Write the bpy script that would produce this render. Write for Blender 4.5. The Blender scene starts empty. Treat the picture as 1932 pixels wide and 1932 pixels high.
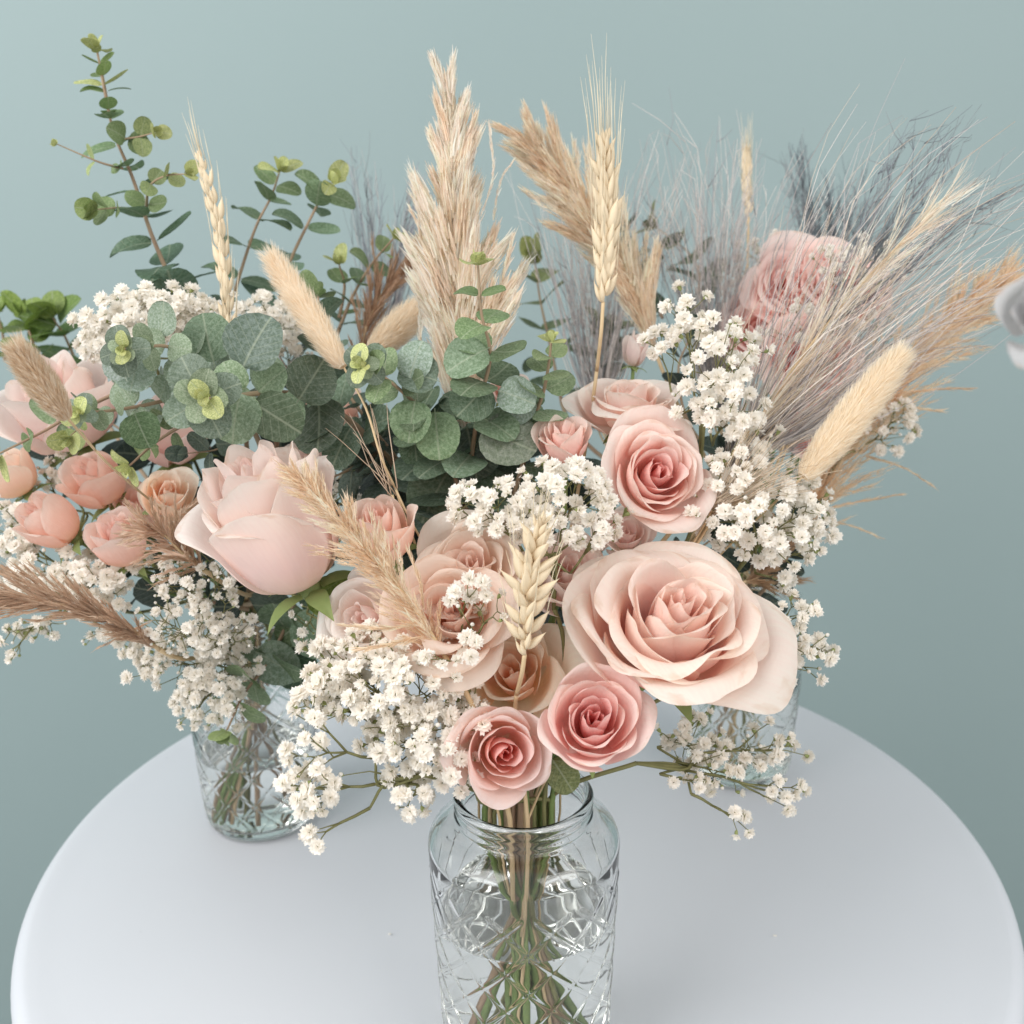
import bpy, math, random
import numpy as np
from mathutils import Vector, Matrix, Quaternion

random.seed(7)
rng = np.random.default_rng(11)
scene = bpy.context.scene
COL = scene.collection

# ------------------------------------------------------------------ camera
PITCH, ROLL = math.radians(16.5), math.radians(-0.8)
CAM = Vector((0.0, -0.637, 0.4336))
cam_data = bpy.data.cameras.new('camera')
cam = bpy.data.objects.new('camera', cam_data)
COL.objects.link(cam)
cam.matrix_world = Matrix.Translation(CAM) @ Matrix.Rotation(math.pi/2-PITCH, 4, 'X') @ Matrix.Rotation(ROLL, 4, 'Z')
cam_data.lens = 36.0; cam_data.sensor_width = 36.0
cam_data.clip_start = 0.01; cam_data.clip_end = 50
cam_data.dof.use_dof = True
cam_data.dof.focus_distance = 0.465
cam_data.dof.aperture_fstop = 12.0
scene.camera = cam
CM = cam.matrix_world.to_3x3()

# ------------------------------------------------------------------ world and lamps
world = bpy.data.worlds.new("World"); scene.world = world
world.use_nodes = True
bg = world.node_tree.nodes['Background']
bg.inputs[0].default_value = (0.93, 0.965, 1.0, 1)
bg.inputs[1].default_value = 0.66

def area(name, loc, target, size, power, colour):
    l = bpy.data.lights.new(name, 'AREA'); l.energy = power; l.color = colour
    l.shape = 'RECTANGLE'; l.size = size[0]; l.size_y = size[1]
    o = bpy.data.objects.new(name, l); COL.objects.link(o)
    o.location = loc
    o.rotation_euler = (Vector(target)-Vector(loc)).to_track_quat('-Z', 'Y').to_euler()
    return o
area('window_light', (-1.25, -1.0, 1.35), (0, 0.0, 0.15), (1.5, 1.5), 31, (1.0, 0.985, 0.97))
area('fill_light', (1.2, -1.4, 1.3), (0.1, 0.1, 0.1), (1.5, 1.2), 17, (1.0, 0.95, 0.90))  # added warm fill lamp at the right front, lifts the shadows

scene.view_settings.view_transform = 'Standard'
scene.view_settings.look = 'None'
scene.view_settings.exposure = 0.18
scene.view_settings.gamma = 1.0
cy = scene.cycles
cy.max_bounces = 16; cy.transmission_bounces = 14; cy.transparent_max_bounces = 8
cy.diffuse_bounces = 8; cy.glossy_bounces = 6
cy.use_denoising = True
cy.sample_clamp_indirect = 6.0

# ------------------------------------------------------------------ helpers
def P(x, y, d):
    """world point seen along the ray through photo position (x, y) at depth d metres"""
    v = Vector(((x-966)/1932*d, -(y-966)/1932*d, -d))
    return CAM + CM @ v
def ground(x, y, z=0.0):
    a = P(x, y, 1.0)-CAM
    return CAM + a*((z-CAM.z)/a.z)
def D(dx, dy, dz):
    """direction given as right, up, towards the viewer"""
    return (CM @ Vector((dx, dy, dz))).normalized()
def basis(z, roll=0.0, hint=None):
    z = Vector(z).normalized()
    h = Vector(hint) if hint is not None else Vector((0.31, 0.2, 0.93))
    x = h.cross(z)
    if x.length < 1e-4: x = Vector((1, 0, 0)).cross(z)
    x.normalize(); y = z.cross(x)
    return Matrix((x, y, z)).transposed() @ Matrix.Rotation(roll, 3, 'Z')

def mesh(name, verts, faces, mats, uvs=None, cols=None, fmat=None):
    me = bpy.data.meshes.new(name)
    me.from_pydata([tuple(v) for v in verts], [], [tuple(f) for f in faces])
    for m in (mats if isinstance(mats, (list, tuple)) else [mats]): me.materials.append(m)
    me.polygons.foreach_set('use_smooth', [True]*len(me.polygons))
    if fmat is not None: me.polygons.foreach_set('material_index', list(fmat))
    if uvs is not None:
        uv = me.uv_layers.new(name='UVMap')
        li = np.zeros(len(me.loops), dtype=np.int32); me.loops.foreach_get('vertex_index', li)
        uv.data.foreach_set('uv', np.asarray(uvs, dtype=np.float32)[li].ravel())
    if cols is not None:
        ca = me.color_attributes.new('Col', 'FLOAT_COLOR', 'POINT')
        c = np.ones((len(verts), 4), dtype=np.float32); c[:, :3] = np.asarray(cols, dtype=np.float32)
        ca.data.foreach_set('color', c.ravel())
    me.update()
    return me
def obj(name, me, parent=None, loc=None, rot=None, scale=None, colour=None, kind=None):
    o = bpy.data.objects.new(name, me); COL.objects.link(o)
    if parent is not None: o.parent = parent
    if loc is not None: o.location = loc
    if rot is not None:
        o.rotation_mode = 'QUATERNION'; o.rotation_quaternion = rot.to_quaternion()
    if scale is not None: o.scale = scale if hasattr(scale, '__len__') else (scale,)*3
    if colour is not None: o.color = (*colour, 1)
    if kind: o['kind'] = kind
    return o
def thing(name, label, cat, loc, group=None):
    o = bpy.data.objects.new(name, None); COL.objects.link(o)
    o.empty_display_size = 0.02
    o.location = loc; o['label'] = label; o['category'] = cat
    if group: o['group'] = group
    return o

def catmull(pts, n):
    p = [Vector(a) for a in pts]
    if len(p) == 2:
        return [p[0].lerp(p[1], i/(n-1)) for i in range(n)]
    q = [p[0]*2-p[1]] + p + [p[-1]*2-p[-2]]
    out = []; seg = len(p)-1
    for i in range(n):
        u = i/(n-1)*seg; k = min(int(u), seg-1); t = u-k
        a, b, c, d = q[k], q[k+1], q[k+2], q[k+3]
        out.append(0.5*((2*b)+(c-a)*t+(2*a-5*b+4*c-d)*t*t+(3*b-a-3*c+d)*t**3))
    return out
class Tubes:
    def __init__(s): s.v = []; s.f = []; s.c = []
    def add(s, path, radii, sides=5, col=(1, 1, 1)):
        path = [Vector(p) for p in path]; n = len(path)
        if not hasattr(radii, '__len__'): radii = [radii]*n
        t0 = (path[1]-path[0]).normalized()
        x = t0.orthogonal().normalized()
        base = len(s.v)
        for i in range(n):
            t = (path[min(i+1, n-1)]-path[max(i-1, 0)])
            if t.length < 1e-9: t = t0
            t = t.normalized()
            x = (x - t*x.dot(t)); x = x.normalized() if x.length > 1e-6 else t.orthogonal().normalized()
            y = t.cross(x)
            for k in range(sides):
                a = 2*math.pi*k/sides
                s.v.append(path[i] + (x*math.cos(a)+y*math.sin(a))*radii[i])
                s.c.append(col)
        for i in range(n-1):
            for k in range(sides):
                a = base+i*sides+k; b = base+i*sides+(k+1) % sides
                s.f.append((a, b, b+sides, a+sides))
        s.f.append(tuple(base+k for k in range(sides))[::-1])
        s.f.append(tuple(base+(n-1)*sides+k for k in range(sides)))
    def ribbon(s, path, w, col, side=None):
        n = len(path); base = len(s.v)
        t = (path[-1]-path[0])
        if side is None:
            side = t.cross(Vector((random.uniform(-1, 1), random.uniform(-1, 1), random.uniform(-1, 1))))
        side = side.normalized()
        for i, p in enumerate(path):
            k = w*(1-(i/(n-1))**2*0.85)
            s.v.append(p-side*k); s.v.append(p+side*k); s.c += [col, col]
        for i in range(n-1):
            a = base+2*i; s.f.append((a, a+1, a+3, a+2))
    def build(s, name, mat, parent, off, kind=None, colour=None):
        me = mesh(name, [v-off for v in s.v], s.f, mat, cols=s.c)
        return obj(name, me, parent, kind=kind, colour=colour)
def rvec(s=1.0): return Vector((random.uniform(-s, s), random.uniform(-s, s), random.uniform(-s, s)))
def lerp3(a, b, t): return tuple(a[i]*(1-t)+b[i]*t for i in range(3))

# ------------------------------------------------------------------ materials
def new_mat(name):
    m = bpy.data.materials.new(name); m.use_nodes = True
    nt = m.node_tree; nt.nodes.clear()
    return m, nt, nt.nodes, nt.links
def nd(N, t, **kw):
    n = N.new(t)
    for k, v in kw.items(): setattr(n, k, v)
    return n
def mixcol(N, L, a, b, fac, mode='MIX'):
    m = nd(N, 'ShaderNodeMix', data_type='RGBA', blend_type=mode)
    for s, v in ((6, a), (7, b), (0, fac)):
        if hasattr(v, 'is_output'): L.new(v, m.inputs[s])
        elif s == 0: m.inputs[0].default_value = v
        else: m.inputs[s].default_value = (*v, 1)
    return m.outputs[2]
def thin(N, L, colour, rough, trans, normal=None, tcol=None, spec=0.3):
    """leafy sheet: a Principled surface mixed with translucency"""
    p = nd(N, 'ShaderNodeBsdfPrincipled'); L.new(colour, p.inputs['Base Color'])
    p.inputs['Roughness'].default_value = rough; p.inputs['Specular IOR Level'].default_value = spec
    t = nd(N, 'ShaderNodeBsdfTranslucent'); L.new(tcol if tcol is not None else colour, t.inputs['Color'])
    if normal is not None:
        L.new(normal, p.inputs['Normal'])
    mx = nd(N, 'ShaderNodeMixShader'); mx.inputs[0].default_value = trans
    L.new(p.outputs[0], mx.inputs[1]); L.new(t.outputs[0], mx.inputs[2])
    o = nd(N, 'ShaderNodeOutputMaterial'); L.new(mx.outputs[0], o.inputs[0])

def petal_mat(name, base, mid, edge, trans=0.45):
    m, nt, N, L = new_mat(name)
    uv = nd(N, 'ShaderNodeUVMap'); sep = nd(N, 'ShaderNodeSeparateXYZ'); L.new(uv.outputs[0], sep.inputs[0])
    oi = nd(N, 'ShaderNodeObjectInfo')
    nz = nd(N, 'ShaderNodeTexNoise'); nz.inputs['Scale'].default_value = 3.0
    cmb = nd(N, 'ShaderNodeVectorMath', operation='ADD'); L.new(uv.outputs[0], cmb.inputs[0]); L.new(oi.outputs['Random'], cmb.inputs[1])
    L.new(cmb.outputs[0], nz.inputs['Vector'])
    ad = nd(N, 'ShaderNodeMath', operation='MULTIPLY_ADD'); L.new(nz.outputs[0], ad.inputs[0]); ad.inputs[1].default_value = 0.35
    sb = nd(N, 'ShaderNodeMath', operation='SUBTRACT'); L.new(sep.outputs[1], sb.inputs[0]); sb.inputs[1].default_value = 0.17
    L.new(sb.outputs[0], ad.inputs[2])
    r = nd(N, 'ShaderNodeValToRGB'); e = r.color_ramp.elements
    e[0].position = 0.05; e[0].color = (*base, 1); e[1].position = 1.0; e[1].color = (*edge, 1)
    k = e.new(0.5); k.color = (*mid, 1)
    L.new(ad.outputs[0], r.inputs[0])
    c = mixcol(N, L, r.outputs[0], oi.outputs['Color'], 1.0, 'MULTIPLY')
    # fine length-wise veins
    mp = nd(N, 'ShaderNodeMapping'); mp.inputs['Scale'].default_value = (42, 2.5, 1); L.new(cmb.outputs[0], mp.inputs[0])
    v = nd(N, 'ShaderNodeTexNoise'); v.inputs['Scale'].default_value = 1.0; v.inputs['Detail'].default_value = 3; L.new(mp.outputs[0], v.inputs['Vector'])
    bp = nd(N, 'ShaderNodeBump'); bp.inputs['Strength'].default_value = 0.45; bp.inputs['Distance'].default_value = 0.0005
    cr = nd(N, 'ShaderNodeTexNoise'); cr.inputs['Scale'].default_value = 5.5; cr.inputs['Detail'].default_value = 5; L.new(cmb.outputs[0], cr.inputs['Vector'])
    b2 = nd(N, 'ShaderNodeBump'); b2.inputs['Strength'].default_value = 0.5; b2.inputs['Distance'].default_value = 0.0018
    L.new(cr.outputs[0], b2.inputs['Height']); L.new(b2.outputs[0], bp.inputs['Normal'])
    L.new(v.outputs[0], bp.inputs['Height'])
    vr = nd(N, 'ShaderNodeMapRange'); vr.inputs[1].default_value = .35; vr.inputs[2].default_value = .7; vr.inputs[3].default_value = 0.0; vr.inputs[4].default_value = 0.22; L.new(v.outputs[0], vr.inputs[0])
    c = mixcol(N, L, c, tuple(q*0.97 for q in (mid[0], mid[1]*.94, mid[2]*.94)), vr.outputs[0])
    # bruised, browned bits along some rims
    rr = nd(N, 'ShaderNodeMath', operation='MULTIPLY_ADD'); L.new(sep.outputs[1], rr.inputs[0]); rr.inputs[1].default_value = 1.0; L.new(cr.outputs[0], rr.inputs[2])
    rm_ = nd(N, 'ShaderNodeMapRange'); rm_.inputs[1].default_value = 1.50; rm_.inputs[2].default_value = 1.66; rm_.inputs[4].default_value = 0.45; L.new(rr.outputs[0], rm_.inputs[0])
    c = mixcol(N, L, c, (0.62, 0.36, 0.20), rm_.outputs[0])
    hs = nd(N, 'ShaderNodeHueSaturation'); hs.inputs['Saturation'].default_value = 1.25; L.new(c, hs.inputs['Color'])
    thin(N, L, c, 0.62, trans, bp.outputs[0], hs.outputs[0], 0.15)
    return m
MP = {
 'blush':  petal_mat('blush_petal', (0.93, 0.78, 0.68), (0.96, 0.76, 0.70), (0.96, 0.88, 0.79)),
 'pale':   petal_mat('pale_petal',  (0.92, 0.79, 0.66), (0.95, 0.81, 0.77), (0.96, 0.89, 0.83)),
 'pink':   petal_mat('pink_petal',  (0.94, 0.68, 0.56), (0.95, 0.71, 0.65), (0.96, 0.85, 0.78)),
 'rosepink': petal_mat('rose_pink_petal', (0.93, 0.61, 0.54), (0.95, 0.67, 0.63), (0.96, 0.82, 0.76)),
 'coral':  petal_mat('coral_petal', (0.93, 0.70, 0.50), (0.95, 0.69, 0.58), (0.95, 0.80, 0.72)),
 'cream':  petal_mat('cream_petal', (0.94, 0.79, 0.62), (0.95, 0.81, 0.72), (0.95, 0.87, 0.78)),
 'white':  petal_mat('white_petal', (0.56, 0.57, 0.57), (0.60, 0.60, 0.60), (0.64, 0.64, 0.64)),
}
def leaf_mat():
    m, nt, N, L = new_mat('eucalyptus_leaf')
    uv = nd(N, 'ShaderNodeUVMap'); sep = nd(N, 'ShaderNodeSeparateXYZ'); L.new(uv.outputs[0], sep.inputs[0])
    oi = nd(N, 'ShaderNodeObjectInfo')
    sc = nd(N, 'ShaderNodeVectorMath', operation='ADD'); L.new(uv.outputs[0], sc.inputs[0]); L.new(oi.outputs['Random'], sc.inputs[1])
    n1 = nd(N, 'ShaderNodeTexNoise'); n1.inputs['Scale'].default_value = 15; n1.inputs['Detail'].default_value = 6; n1.inputs['Roughness'].default_value = 0.8
    L.new(sc.outputs[0], n1.inputs['Vector'])
    r = nd(N, 'ShaderNodeValToRGB'); e = r.color_ramp.elements
    e[0].position = 0.42; e[0].color = (0.54, 0.60, 0.50, 1); e[1].position = 0.66; e[1].color = (1.32, 1.25, 1.34, 1)
    L.new(n1.outputs[0], r.inputs[0])
    c = mixcol(N, L, oi.outputs['Color'], r.outputs[0], 1.0, 'MULTIPLY')
    # pale midrib and veins
    ab = nd(N, 'ShaderNodeMath', operation='ABSOLUTE'); L.new(sep.outputs[0], ab.inputs[0])
    mr = nd(N, 'ShaderNodeMapRange'); mr.inputs[1].default_value = 0.006; mr.inputs[2].default_value = 0.03
    mr.inputs[3].default_value = 0.45; mr.inputs[4].default_value = 0.0; L.new(ab.outputs[0], mr.inputs[0])
    vv = nd(N, 'ShaderNodeMath', operation='MULTIPLY_ADD'); L.new(ab.outputs[0], vv.inputs[0]); vv.inputs[1].default_value = -0.8; L.new(sep.outputs[1], vv.inputs[2])
    wv = nd(N, 'ShaderNodeMath', operation='PINGPONG'); L.new(vv.outputs[0], wv.inputs[0]); wv.inputs[1].default_value = 0.085
    m2 = nd(N, 'ShaderNodeMapRange'); m2.inputs[1].default_value = 0.0; m2.inputs[2].default_value = 0.012
    m2.inputs[3].default_value = 0.28; m2.inputs[4].default_value = 0.0; L.new(wv.outputs[0], m2.inputs[0])
    mx = nd(N, 'ShaderNodeMath', operation='MAXIMUM'); L.new(mr.outputs[0], mx.inputs[0]); L.new(m2.outputs[0], mx.inputs[1])
    c2 = mixcol(N, L, c, (0.42, 0.46, 0.34), mx.outputs[0])
    bp = nd(N, 'ShaderNodeBump'); bp.inputs['Strength'].default_value = 0.3; bp.inputs['Distance'].default_value = 0.0006; L.new(n1.outputs[0], bp.inputs['Height'])
    hs = nd(N, 'ShaderNodeHueSaturation'); hs.inputs['Saturation'].default_value = 1.1; L.new(c2, hs.inputs['Color'])
    thin(N, L, c2, 0.52, 0.22, bp.outputs[0], hs.outputs[0], 0.35)
    return m
LEAF = leaf_mat()
def attr_mat(name, rough=0.7, trans=0.25, spec=0.2):
    m, nt, N, L = new_mat(name)
    a = nd(N, 'ShaderNodeVertexColor', layer_name='Col')
    thin(N, L, a.outputs[0], rough, trans, None, None, spec)
    return m
FIBRE = attr_mat('dried_fibre', 0.75, 0.48, 0.1)
STRAND = attr_mat('dried_strand', 0.7, 0.1, 0.2)
def noisy(name, c1, c2, scale, rough, trans=0.0, spec=0.3, bump=0.0, stretch=(1, 1, 1)):
    m, nt, N, L = new_mat(name)
    tc = nd(N, 'ShaderNodeTexCoord'); mp = nd(N, 'ShaderNodeMapping'); mp.inputs['Scale'].default_value = stretch
    L.new(tc.outputs['Object'], mp.inputs[0])
    n = nd(N, 'ShaderNodeTexNoise'); n.inputs['Scale'].default_value = scale; n.inputs['Detail'].default_value = 4
    L.new(mp.outputs[0], n.inputs['Vector'])
    c = mixcol(N, L, c1, c2, n.outputs[0])
    nm = None
    if bump:
        bp = nd(N, 'ShaderNodeBump'); bp.inputs['Strength'].default_value = bump; bp.inputs['Distance'].default_value = 0.001
        L.new(n.outputs[0], bp.inputs['Height']); nm = bp.outputs[0]
    thin(N, L, c, rough, trans, nm, None, spec)
    return m
STEM_GREEN = noisy('green_stem', (0.13, 0.20, 0.06), (0.24, 0.31, 0.11), 180, 0.5, 0.05, bump=0.1)
STEM_STRAW = noisy('straw_stem', (0.56, 0.40, 0.22), (0.70, 0.54, 0.34), 200, 0.6, 0.05, bump=0.1)
STEM_RED = noisy('eucalyptus_stem', (0.30, 0.16, 0.11), (0.40, 0.34, 0.22), 30, 0.55, 0.0)
TWIG = noisy('twig', (0.13, 0.13, 0.05), (0.26, 0.25, 0.11), 120, 0.6, 0.0)
CALYX = noisy('calyx', (0.24, 0.30, 0.10), (0.44, 0.46, 0.20), 300, 0.6, 0.2)
SEPAL = noisy('sepal', (0.16, 0.24, 0.07), (0.30, 0.34, 0.14), 120, 0.6, 0.2)
WHITE_PETAL = noisy('gypsophila_petal', (0.93, 0.89, 0.82), (0.95, 0.92, 0.87), 400, 0.7, 0.35, 0.1)
GRAIN = noisy('grain_husk', (0.80, 0.64, 0.42), (0.92, 0.80, 0.60), 260, 0.55, 0.15, bump=0.3, stretch=(1, 1, 0.25))
AWN = noisy('awn', (0.74, 0.62, 0.42), (0.86, 0.78, 0.60), 90, 0.5, 0.1)

def glass_mat(name, ior, colour, rough=0.0, dens=None):
    m, nt, N, L = new_mat(name)
    p = nd(N, 'ShaderNodeBsdfPrincipled')
    p.inputs['Base Color'].default_value = (*colour, 1); p.inputs['Roughness'].default_value = rough
    p.inputs['IOR'].default_value = ior; p.inputs['Transmission Weight'].default_value = 1.0
    o = nd(N, 'ShaderNodeOutputMaterial'); L.new(p.outputs[0], o.inputs[0])
    return m
GLASS = glass_mat('clear_glass', 1.45, (0.97, 0.98, 0.975), 0.035)
WATER = glass_mat('water', 1.33, (0.985, 0.99, 0.98))
WETGLASS = glass_mat('glass_against_water', 1.09, (0.975, 0.985, 0.965))

def wall_mat():
    m, nt, N, L = new_mat('teal_painted_wall')
    tc = nd(N, 'ShaderNodeTexCoord')
    n1 = nd(N, 'ShaderNodeTexNoise'); n1.inputs['Scale'].default_value = 2.2; n1.inputs['Detail'].default_value = 5; L.new(tc.outputs['Object'], n1.inputs['Vector'])
    n2 = nd(N, 'ShaderNodeTexNoise'); n2.inputs['Scale'].default_value = 380; n2.inputs['Detail'].default_value = 3; L.new(tc.outputs['Object'], n2.inputs['Vector'])
    c = mixcol(N, L, (0.262, 0.345, 0.345), (0.288, 0.370, 0.370), n1.outputs[0])
    p = nd(N, 'ShaderNodeBsdfPrincipled'); L.new(c, p.inputs['Base Color']); p.inputs['Roughness'].default_value = 0.62
    bp = nd(N, 'ShaderNodeBump'); bp.inputs['Strength'].default_value = 0.12; bp.inputs['Distance'].default_value = 0.0005
    L.new(n2.outputs[0], bp.inputs['Height']); L.new(bp.outputs[0], p.inputs['Normal'])
    o = nd(N, 'ShaderNodeOutputMaterial'); L.new(p.outputs[0], o.inputs[0])
    return m
def table_mat():
    m, nt, N, L = new_mat('white_lacquer')
    tc = nd(N, 'ShaderNodeTexCoord')
    n1 = nd(N, 'ShaderNodeTexNoise'); n1.inputs['Scale'].default_value = 5; n1.inputs['Detail'].default_value = 6; L.new(tc.outputs['Object'], n1.inputs['Vector'])
    c = mixcol(N, L, (0.63, 0.648, 0.685), (0.66, 0.678, 0.715), n1.outputs[0])
    n3 = nd(N, 'ShaderNodeTexNoise'); n3.inputs['Scale'].default_value = 60; n3.inputs['Detail'].default_value = 8; L.new(tc.outputs['Object'], n3.inputs['Vector'])
    r = nd(N, 'ShaderNodeValToRGB'); r.color_ramp.elements[0].position = 0.74; r.color_ramp.elements[1].position = 0.80
    L.new(n3.outputs[0], r.inputs[0])
    c2 = mixcol(N, L, c, (0.55, 0.56, 0.58), r.outputs[0])
    p = nd(N, 'ShaderNodeBsdfPrincipled'); L.new(c2, p.inputs['Base Color'])
    mr = nd(N, 'ShaderNodeMapRange'); mr.inputs[3].default_value = 0.36; mr.inputs[4].default_value = 0.5; L.new(n1.outputs[0], mr.inputs[0]); L.new(mr.outputs[0], p.inputs['Roughness'])
    p.inputs['Specular IOR Level'].default_value = 0.4
    o = nd(N, 'ShaderNodeOutputMaterial'); L.new(p.outputs[0], o.inputs[0])
    return m

# ------------------------------------------------------------------ the setting
TH = 0.74
WALL_Y = 0.56
v = [(-3, WALL_Y, -TH), (3, WALL_Y, -TH), (3, WALL_Y, 2.2), (-3, WALL_Y, 2.2), (-3, WALL_Y+.1, -TH), (3, WALL_Y+.1, -TH), (3, WALL_Y+.1, 2.2), (-3, WALL_Y+.1, 2.2)]
obj('wall', mesh('wall', v, [(0, 1, 2, 3), (5, 4, 7, 6), (3, 2, 6, 7), (0, 4, 5, 1), (1, 5, 6, 2), (0, 3, 7, 4)], wall_mat()), kind='structure').data.polygons.foreach_set('use_smooth', [False]*6)
FLOORM = noisy('grey_floor', (0.52, 0.51, 0.49), (0.58, 0.57, 0.55), 6, 0.6)
obj('floor', mesh('floor', [(-3, -2.5, -TH), (3, -2.5, -TH), (3, WALL_Y, -TH), (-3, WALL_Y, -TH)], [(0, 1, 2, 3)], FLOORM), kind='structure')

def lathe(prof, n, close=False):
    vs = []; fs = []
    for (r, z) in prof:
        for k in range(n):
            a = 2*math.pi*k/n; vs.append((r*math.cos(a), r*math.sin(a), z))
    m = len(prof)
    for i in range(m-1 if not close else m):
        for k in range(n):
            a = i*n+k; b = i*n+(k+1) % n; c = ((i+1) % m)*n+(k+1) % n; d = ((i+1) % m)*n+k
            fs.append((a, b, c, d))
    return vs, fs
TM = table_mat()
prof = [(0.0005, 0), (0.15, 0), (0.30, 0.0), (0.312, 0.0006), (0.320, 0.0012)]
for k in range(1, 9):
    a = math.pi/2*(1-k/8); prof.append((0.320+0.010*math.cos(a), 0.0012-0.010+0.010*math.sin(a)))
prof += [(0.330, -0.024), (0.328, -0.028), (0.322, -0.030), (0.314, -0.029), (0.30, -0.018), (0.0005, -0.018)]
vs, fs = lathe(prof, 160)
tab = thing('side_table', 'round white side table with a rounded rim carrying the three jars', 'table', (0, 0, -TH))
obj('tabletop', mesh('tabletop', vs, fs, TM), tab, (0, 0, TH))
vs, fs = lathe([(0.0005, 0.014), (0.16, 0.012), (0.175, 0.008), (0.177, 0.0), (0.0005, 0.0)], 64)
obj('foot', mesh('foot', vs, fs, TM), tab, (0, 0, 0.001))
vs, fs = lathe([(0.03, 0.012), (0.022, 0.04), (0.020, 0.2), (0.022, TH-0.06), (0.05, TH-0.0185)], 32)
obj('pedestal', mesh('pedestal', vs, fs, TM), tab, (0, 0, 0))

# ------------------------------------------------------------------ jars
JH = 0.166
def jar_mesh(level):
    n = 390
    outer = []
    # body profile: rounded base, slight taper, shoulder, threaded neck, lip
    for a in np.linspace(0, math.pi/2, 7): outer.append((0.0305+0.0105*math.sin(a), 0.0105-0.0105*math.cos(a)))
    zb = np.linspace(0.012, 0.1395, 150)[1:]
    for z in zb: outer.append((0.0410+0.0055*((z-0.0105)/0.129)**0.9, z))
    r0, z0 = outer[-1]
    for a in np.linspace(0.12, 1.35, 9): outer.append((r0-0.0145*(1-math.cos(a)), z0+0.0125*math.sin(a)))
    rn, zn = outer[-1]
    for t in np.linspace(0, 1, 26)[1:]:
        z = zn+t*(0.1645-zn)
        r = 0.0325+(rn-0.0325)*max(0, 1-t*7)
        for c, w, h in ((0.30, 0.09, 0.0011), (0.62, 0.08, 0.0010), (0.96, 0.10, 0.0012)):
            r += h*math.exp(-((t-c)/w)**2)
        outer.append((r, z))
    outer.append((0.0325, 0.1656)); outer.append((0.0312, 0.1662))
    inner = [(0.0300, 0.1656), (0.0296, 0.163), (0.0296, 0.156), (0.0303, 0.1525)]
    for a in np.linspace(1.35, 0.1, 7): inner.append((r0-0.0025-0.0138*(1-math.cos(a)), z0-0.002+0.0125*math.sin(a)))
    for z in sorted(list(np.linspace(0.1375, 0.018, 18))+[level], reverse=True): inner.append((0.0382+0.0055*((z-0.0105)/0.129)**0.9, z))
    for a in np.linspace(1.35, 0, 6): inner.append((0.028+0.0100*math.sin(a), 0.016-0.0100*math.cos(a)))
    inner += [(0.015, 0.0052), (0.0005, 0.0050)]
    full = [(0.0005, 0.0022), (0.018, 0.0018), (0.026, 0.0008)] + outer + inner
    no = 3+len(outer)
    vs = []
    K = 13                       # diagonal grooves around the body
    for i, (r, z) in enumerate(full):
        for k in range(n):
            a = 2*math.pi*k/n; rr = r
            if i < no and 0.010 < z < 0.1405 and r > 0.036:
                h = (z-0.010)/0.1295
                # V-topped lattice: ribs only below the zig-zag line
                zig = abs(((a*K/math.pi+0.0) % 2)-1)
                top = 0.89+0.11*zig
                if h < top:
                    f = min(1, (top-h)*30, h*30)
                    ph = z/0.0218
                    d1 = abs(((a*K/(2*math.pi)+ph) % 1)-0.5)
                    d2 = abs(((a*K/(2*math.pi)-ph) % 1)-0.5)
                    g = math.exp(-(d1/0.040)**2)+math.exp(-(d2/0.040)**2)
                    rr += 0.00058*min(g, 1.1)*f
            vs.append((rr*math.cos(a), rr*math.sin(a), z))
    fs = []
    m = len(full)
    for i in range(m-1):
        for k in range(n):
            a = i*n+k; b = i*n+(k+1) % n
            fs.append((a, b, b+n, a+n))
    fs.append(tuple(range(n))[::-1]); fs.append(tuple((m-1)*n+k for k in range(n)))
    fm = []
    for i in range(m-1):      # where the inner wall stands in water the step in refraction is smaller
        wet = i >= no and max(full[i][1], full[i+1][1]) <= level+0.0001
        fm += [1 if wet else 0]*n
    return mesh('glass_jar', vs, fs, [GLASS, WETGLASS], fmat=fm+[0, 1])
JF = Vector((0.0035, -0.205, 0.0)); JL = ground(498, 1538); JR = ground(1390, 1447)
print('jars', JL, JR)
def water_mesh(level):
    R0 = 0.0382+0.0055*((level-0.0105)/0.129)**0.9
    vs, fs = lathe([(0.0004, level), (R0*0.8, level), (R0-0.0012, level+0.0001), (R0-0.0004, level+0.0005), (R0+0.0002, level+0.0011)], 96)
    vs = vs+[(0, 0, level)]; fs = [f[::-1] for f in fs]+[(k, (k+1) % 96, len(vs)-1) for k in range(96)]
    return mesh('water', vs, fs, WATER)
JARS = {}
for key, loc, lab, lev, turn in (
    ('F', JF, 'clear diamond-cut glass jar with screw neck at the front of the table', 0.103, 0.145),
    ('L', JL, 'clear diamond-cut glass jar at the back left of the table', 0.060, 0.5),
    ('R', JR, 'clear diamond-cut glass jar at the back right, under the big rose', 0.075, 1.1)):
    o = obj('glass_jar', jar_mesh(lev), None, loc+Vector((0, 0, 0.0004)))
    o.rotation_euler = (0, 0, turn)
    o['label'] = lab; o['category'] = 'jar'; o['group'] = 'glass jars on the white table'
    w = obj('water', water_mesh(lev), None, loc+Vector((0, 0, 0.0004)))
    w['label'] = {'F': 'water half filling the front jar around the stems', 'L': 'shallow water in the back left jar', 'R': 'water in the back right jar, greenish from the stems'}[key]
    w['category'] = 'water'
    JARS[key] = loc

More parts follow.
